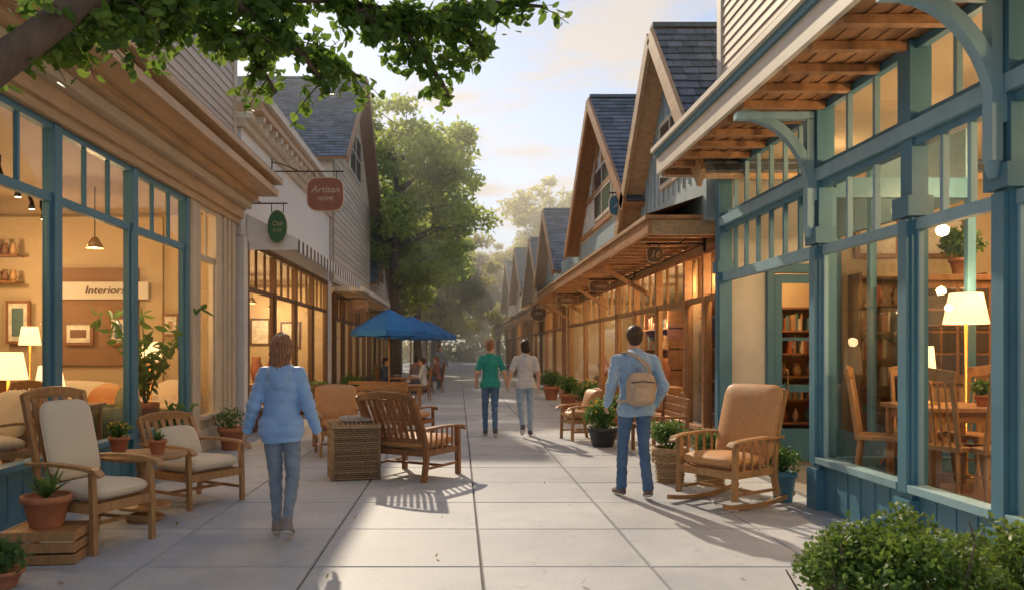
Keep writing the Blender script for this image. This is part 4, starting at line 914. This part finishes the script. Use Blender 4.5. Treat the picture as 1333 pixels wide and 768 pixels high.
    def FHd(P):
        q=loc_(P)
        D=[ell(q,(0,-.012,.03),(.075,.093,.088)),ell(q,(0,.02,-.035),(.058,.07,.078)),ell(q,(0,.06,-.082),(.028,.026,.02))]
        r=U(D,.03); r=smin(r,cap(q,(0,.083,.015),(0,.104,-.022),.008,.012),.012)
        for a in(-1,1):
            r=smin(r,ell(q,(a*.076,-.008,-.003),(.012,.02,.031)),.006); r=smin(r,ell(q,(a*.03,.078,.028),(.024,.014,.008)),.012)
            r=-smin(-r,ell(q,(a*.03,.094,.008),(.015,.012,.01)),.008)
        r=smin(r,ell(q,(0,.087,-.052),(.022,.011,.008)),.006)
        n0=loc_(np.array(J['nk'])[None])[0]
        return smin(r,cap(q,n0+np.array([0,0,-.03]),(0,-.015,-.05),.058 if f else .064,.05 if f else .058),.025)
    V,Q=nets(FHd,hd-np.array([.13,.14,.24]),hd+np.array([.13,.14,.15]),.006)
    LIP=M('lips',(.45,.16,.13),.4)
    def hm(C): q=loc_(C); return ((np.abs(q[:,0])<.022)&(np.abs(q[:,2]+.052)<.008)&(q[:,1]>.085)).astype(int)
    mesh_from('head',V,Q,[SKIN,LIP],e,hm)
    ey=MB('eyes')
    for a in(-1,1):
        for r_,dy,m in((.0115,.0,M('eye_white',(.8,.78,.75),.2)),(.006,.0075,M('iris',(.05,.03,.02),.2))):
            x,y=a*.03,.082+dy; X=hd[0]+x*cy-y*sy; Y=hd[1]+x*sy+y*cy; ey.lathe([(r_*math.cos(t),r_*math.sin(t)) for t in np.linspace(-1.5,1.5,9)],(X,Y,hd[2]+.008),m,12)
    ey.done(parent=e)
    hs=style['hair']
    def FR(P):
        q=loc_(P); ang=np.arctan2(q[...,0],-q[...,1]); st=.0022*np.sin(ang*34+q[...,2]*20)+.0018*np.sin(ang*71-q[...,2]*45)+wr(q,45,.003)
        r=ell(q,(0,-.022,.04),(.087,.102,.098))
        if hs=='long':
            r=smin(r,U([cap(q,(0,-.06,.0),(.0,-.1,-.08),.078,.07,(1,1.25,1)),cap(q,(0,-.105,-.08),(.012,-.15,-.2),.07,.034,(1,1.3,1)),cap(q,(-.06,-.02,.0),(-.062,-.07,-.14),.034,.026),cap(q,(.06,-.02,.0),(.062,-.07,-.13),.034,.024)],.025),.03)
            st=st*2.0
        if hs=='bun': r=smin(r,U([ell(q,(0,-.11,.05),(.042,.04,.04)),ell(q,(0,-.07,-.03),(.06,.05,.05))],.01),.012)
        if hs=='bob': r=smin(r,ell(q,(0,-.06,-.03),(.085,.07,.08)),.03)
        if hs=='short': r=smin(r,ell(q,(0,-.055,-.02),(.07,.055,.065)),.025)
        cut=ell(q,(0,.115,-.02),(.085,.09,.105)); r=-smin(-r,cut,.01)
        return r+st
    V,Q=nets(FR,hd-np.array([.15,.22,.28]),hd+np.array([.15,.15,.18]),.0065); mesh_from('hair',V,Q,[hair],e)
    return e
HAIR1=M('auburn_hair',(.28,.12,.05),.45,.35,25,.6,(3,3,.4),sheen=.3); HAIR2=M('brown_hair',(.07,.035,.02),.5,.35,25,.6,(3,3,.4)); HAIR3=M('dark_hair',(.035,.02,.014),.5,.35,25,.6,(3,3,.4))
BJ=M('blue_puffer',(.24,.41,.7),.5,.08,12,.25,sheen=.2); BH=M('blue_hoodie',(.27,.4,.56),.9,.12,18,.4,sheen=.3); GT=M('green_shirt',(.03,.3,.25),.85,.12,14,.3)
m,nt,b=newmat('striped_shirt'); N=nt.nodes.new;L=nt.links.new; tc=N('ShaderNodeTexCoord'); wv=N('ShaderNodeTexWave'); wv.bands_direction='Z'; wv.inputs['Scale'].default_value=14; wv.inputs['Distortion'].default_value=.4; cr_=N('ShaderNodeValToRGB'); cr_.color_ramp.elements[0].color=(.36,.38,.44,1); cr_.color_ramp.elements[1].color=(.72,.7,.68,1); cr_.color_ramp.elements[0].position=.2; cr_.color_ramp.elements[1].position=.45
L(tc.outputs['Object'],wv.inputs[0]); L(wv.outputs[1],cr_.inputs[0]); L(cr_.outputs[0],b.inputs['Base Color']); b.inputs['Roughness'].default_value=.85; STR=m
SH1=M('grey_sneaker',(.25,.22,.22),.7); SH2=M('brown_sneaker',(.14,.1,.09),.7); SH3=M('dark_sneaker',(.08,.08,.09),.7)
J=dict(hL=(-.08,0,.91),hR=(.08,0,.91),kL=(-.065,.07,.5),kR=(.09,.02,.49),aL=(-.05,.06,.1),aR=(.075,-.17,.15),tL=(-.065,.2,.038),tR=(.085,-.04,.045),
 sL=(-.14,-.01,1.365),sR=(.14,-.01,1.365),eL=(-.225,-.05,1.11),eR=(.225,-.03,1.11),wL=(-.295,.02,.9),wR=(.29,.03,.9),nk=(0,-.01,1.42),hd=(0,.02,1.585))
person('woman_in_blue_jacket',(-1.5,6.75,0),0.03,J,BJ,DEN2,HAIR1,SH1,dict(hair='long',puff=.014,hood=True,quilt=1,hem=.8,yaw=-.1,cuff=.04),.009)
J=dict(hL=(-.09,0,.95),hR=(.09,0,.95),kL=(-.11,.1,.53),kR=(.1,.02,.52),aL=(-.11,.14,.1),aR=(.1,-.14,.13),tL=(-.14,.31,.038),tR=(.12,.01,.04),
 sL=(-.19,-.01,1.46),sR=(.19,-.01,1.46),eL=(-.27,-.06,1.19),eR=(.28,-.08,1.19),wL=(-.27,.12,1.0),wR=(.25,.1,.99),nk=(0,0,1.53),hd=(0,.03,1.7))
man=person('man_with_sling_bag',(1.87,8.45,0),.05,J,BH,DEN,HAIR2,SH2,dict(hair='short',f=False,puff=.014,hood=True,hem=.88,cuff=.056,yaw=-.1),.0095)
bag=MB('sling_bag'); BG=M('beige_canvas',(.48,.35,.25),.85,.12,25,.4); bag.cushion((.0,-.225,1.17),(.3,.34,.17),BG,rx=math.pi/2,e=.55); bag.cushion((.0,-.305,1.11),(.2,.16,.06),BG,rx=math.pi/2,e=.5)
bag.sweep([(.11,-.22,1.3),(.08,-.215,1.4),(-.02,-.19,1.5),(-.12,-.09,1.555),(-.14,.04,1.54),(-.12,.14,1.42),(0,.18,1.25),(.14,.14,1.1)],.035,.008,BG,(1,.0,.3)); bag.sweep([(-.11,-.26,1.06),(-.18,-.15,1.04),(-.2,.0,1.03),(-.1,.15,1.06)],.03,.008,BG,(0,0,1)); bag.tube([(-.12,-.308,1.24),(0,-.318,1.255),(.12,-.308,1.24)],.005,IRON,6)
o=bag.done(parent=man)
JG=dict(hL=(-.08,0,.93),hR=(.08,0,.93),kL=(-.09,.13,.52),kR=(.08,.0,.5),aL=(-.08,.18,.1),aR=(.08,-.2,.14),tL=(-.09,.33,.038),tR=(.09,-.07,.04),
 sL=(-.155,-.01,1.41),sR=(.155,-.01,1.41),eL=(-.235,-.07,1.17),eR=(.25,-.02,1.17),wL=(-.25,.07,.98),wR=(.3,.06,.97),nk=(0,0,1.47),hd=(0,.03,1.635))
person('woman_in_green_shirt',(.57,14.4,0),0,JG,GT,DEN,HAIR1,SH3,dict(hair='bun',sleeve='short',puff=.006,hem=.9,yaw=-.25,curl=.5),.012)
JS=dict(hL=(-.085,0,.93),hR=(.085,0,.93),kL=(-.08,.02,.5),kR=(.1,.14,.53),aL=(-.06,-.2,.2),aR=(.1,.12,.1),tL=(-.06,-.1,.07),tR=(.11,.27,.038),
 sL=(-.165,-.01,1.4),sR=(.165,-.01,1.4),eL=(-.255,-.02,1.16),eR=(.235,-.05,1.15),wL=(-.3,.06,.96),wR=(.25,.08,.97),nk=(0,0,1.46),hd=(0,.03,1.62))
person('person_in_striped_shirt',(1.2,14.4,0),0,JS,STR,DEN3,HAIR3,SH3,dict(hair='bob',sleeve='short',puff=.008,hem=.88,yaw=.15,curl=.5),.012)
GREYS=M('grey_shirt',(.25,.28,.32),.9); REDS=M('rust_shirt',(.3,.14,.1),.9); WHS=M('white_shirt',(.6,.6,.58),.9)
person('distant_pedestrian',(-.75,31.5,0),3.4,JS,GREYS,DEN,HAIR2,SH3,dict(hair='short',f=False,puff=.01,hem=.86),.022)
def sit(name,loc,rz,top,pants,hair,hs):
    J=dict(hL=(-.09,0,.5),hR=(.09,0,.5),kL=(-.11,.42,.5),kR=(.11,.42,.5),aL=(-.11,.4,.1),aR=(.11,.45,.1),tL=(-.12,.54,.038),tR=(.12,.59,.038),
     sL=(-.17,0,.98),sR=(.17,0,.98),eL=(-.22,.08,.74),eR=(.22,.08,.74),wL=(-.14,.33,.77),wR=(.14,.33,.77),nk=(0,0,1.04),hd=(0,.04,1.2))
    person(name,loc,rz,J,top,pants,hair,SH3,dict(hair=hs,puff=.01,hem=.46),.022)
DIN=[(-1.1,24.6,(-1,.1),WHS,HAIR2,'short'),(-2.3,24.8,(1,-.2),M('navy_shirt',(.06,.09,.16),.9),HAIR3,'bob'),(-.8,29.2,(-1,-.2),REDS,HAIR1,'bob'),(-1.5,28.2,(0,1),GREYS,HAIR3,'short')]
for x,y,d,mm,hh,hs_ in DIN:
    sit('seated_diner',(x,y,0),face(*d),mm,DEN,hh,hs_); spindle('cafe_chair',(x,y,0),d,OAKD)
print('people',time.time()-T0)
# ---------------------------------------------------------------- light, sky, camera
AZ,EL=math.radians(-15),math.radians(32)
S=Vector((math.sin(AZ)*math.cos(EL),math.cos(AZ)*math.cos(EL),math.sin(EL)))
sl=bpy.data.lights.new('sun','SUN'); sl.energy=4.6; sl.angle=math.radians(1.0); sl.color=(1,.82,.58); so=bpy.data.objects.new('sun',sl); so.rotation_euler=S.to_track_quat('Z','Y').to_euler(); so.location=(0,0,30); COL.objects.link(so)
w=bpy.data.worlds.new('World'); scene.world=w; w.use_nodes=True; nt=w.node_tree; N=nt.nodes.new;L=nt.links.new; bg=nt.nodes['Background']
sk=N('ShaderNodeTexSky'); sk.sky_type='NISHITA'; sk.sun_disc=False; sk.sun_elevation=EL; sk.sun_rotation=AZ; sk.air_density=1.0; sk.dust_density=.25; sk.ozone_density=1.6
tc=N('ShaderNodeTexCoord'); sx=N('ShaderNodeSeparateXYZ'); L(tc.outputs['Generated'],sx.inputs[0])
ad=N('ShaderNodeMath');ad.operation='ADD';ad.inputs[1].default_value=.12; L(sx.outputs[2],ad.inputs[0])
dx=N('ShaderNodeMath');dx.operation='DIVIDE';dy=N('ShaderNodeMath');dy.operation='DIVIDE'; L(sx.outputs[0],dx.inputs[0]);L(ad.outputs[0],dx.inputs[1]);L(sx.outputs[1],dy.inputs[0]);L(ad.outputs[0],dy.inputs[1])
cx=N('ShaderNodeCombineXYZ'); L(dx.outputs[0],cx.inputs[0]);L(dy.outputs[0],cx.inputs[1])
mp=N('ShaderNodeMapping'); mp.inputs['Location'].default_value=(3.1,1.4,0); mp.inputs['Scale'].default_value=(1.1,1.5,1); L(cx.outputs[0],mp.inputs[0])
no=N('ShaderNodeTexNoise'); no.inputs['Scale'].default_value=1.6; no.inputs['Detail'].default_value=9; no.inputs['Roughness'].default_value=.58; L(mp.outputs[0],no.inputs[0])
cr=N('ShaderNodeMapRange'); cr.inputs[1].default_value=.47; cr.inputs[2].default_value=.62; cr.inputs[3].default_value=.12; cr.inputs[4].default_value=.9; L(no.outputs[0],cr.inputs[0])
mx=N('ShaderNodeMix'); mx.data_type='RGBA'; L(cr.outputs[0],mx.inputs[0]); L(sk.outputs[0],mx.inputs[6]); mx.inputs[7].default_value=(5.6,4.9,4.3,1)
L(mx.outputs[2],bg.inputs[0]); bg.inputs[1].default_value=.145
hz=MB('air_haze'); hz.box(-50,50,22,130,-.5,18,M('tmp',(1,1,1))); ho=hz.done(); ho.data.materials.clear()
vm=bpy.data.materials.new('haze'); vm.use_nodes=True; vt=vm.node_tree; vt.nodes.clear(); vs=vt.nodes.new('ShaderNodeVolumeScatter'); vs.inputs['Color'].default_value=(1,.96,.85,1); vs.inputs['Density'].default_value=.012; vs.inputs['Anisotropy'].default_value=.4
vo=vt.nodes.new('ShaderNodeOutputMaterial'); vt.links.new(vs.outputs[0],vo.inputs['Volume']); ho.data.materials.append(vm)
cam=bpy.data.cameras.new('camera'); co=bpy.data.objects.new('camera',cam); COL.objects.link(co); co.location=(0,0,1.58); co.rotation_euler=(math.pi/2,0,0)
cam.sensor_width=36; cam.lens=28; cam.shift_x=.052; cam.shift_y=.053; cam.clip_end=2000; cam.clip_start=.05
cam.dof.use_dof=True; cam.dof.focus_distance=8.5; cam.dof.aperture_fstop=3.2
scene.camera=co
scene.view_settings.view_transform='Standard'; scene.view_settings.look='None'; scene.view_settings.exposure=0
print('total',time.time()-T0)
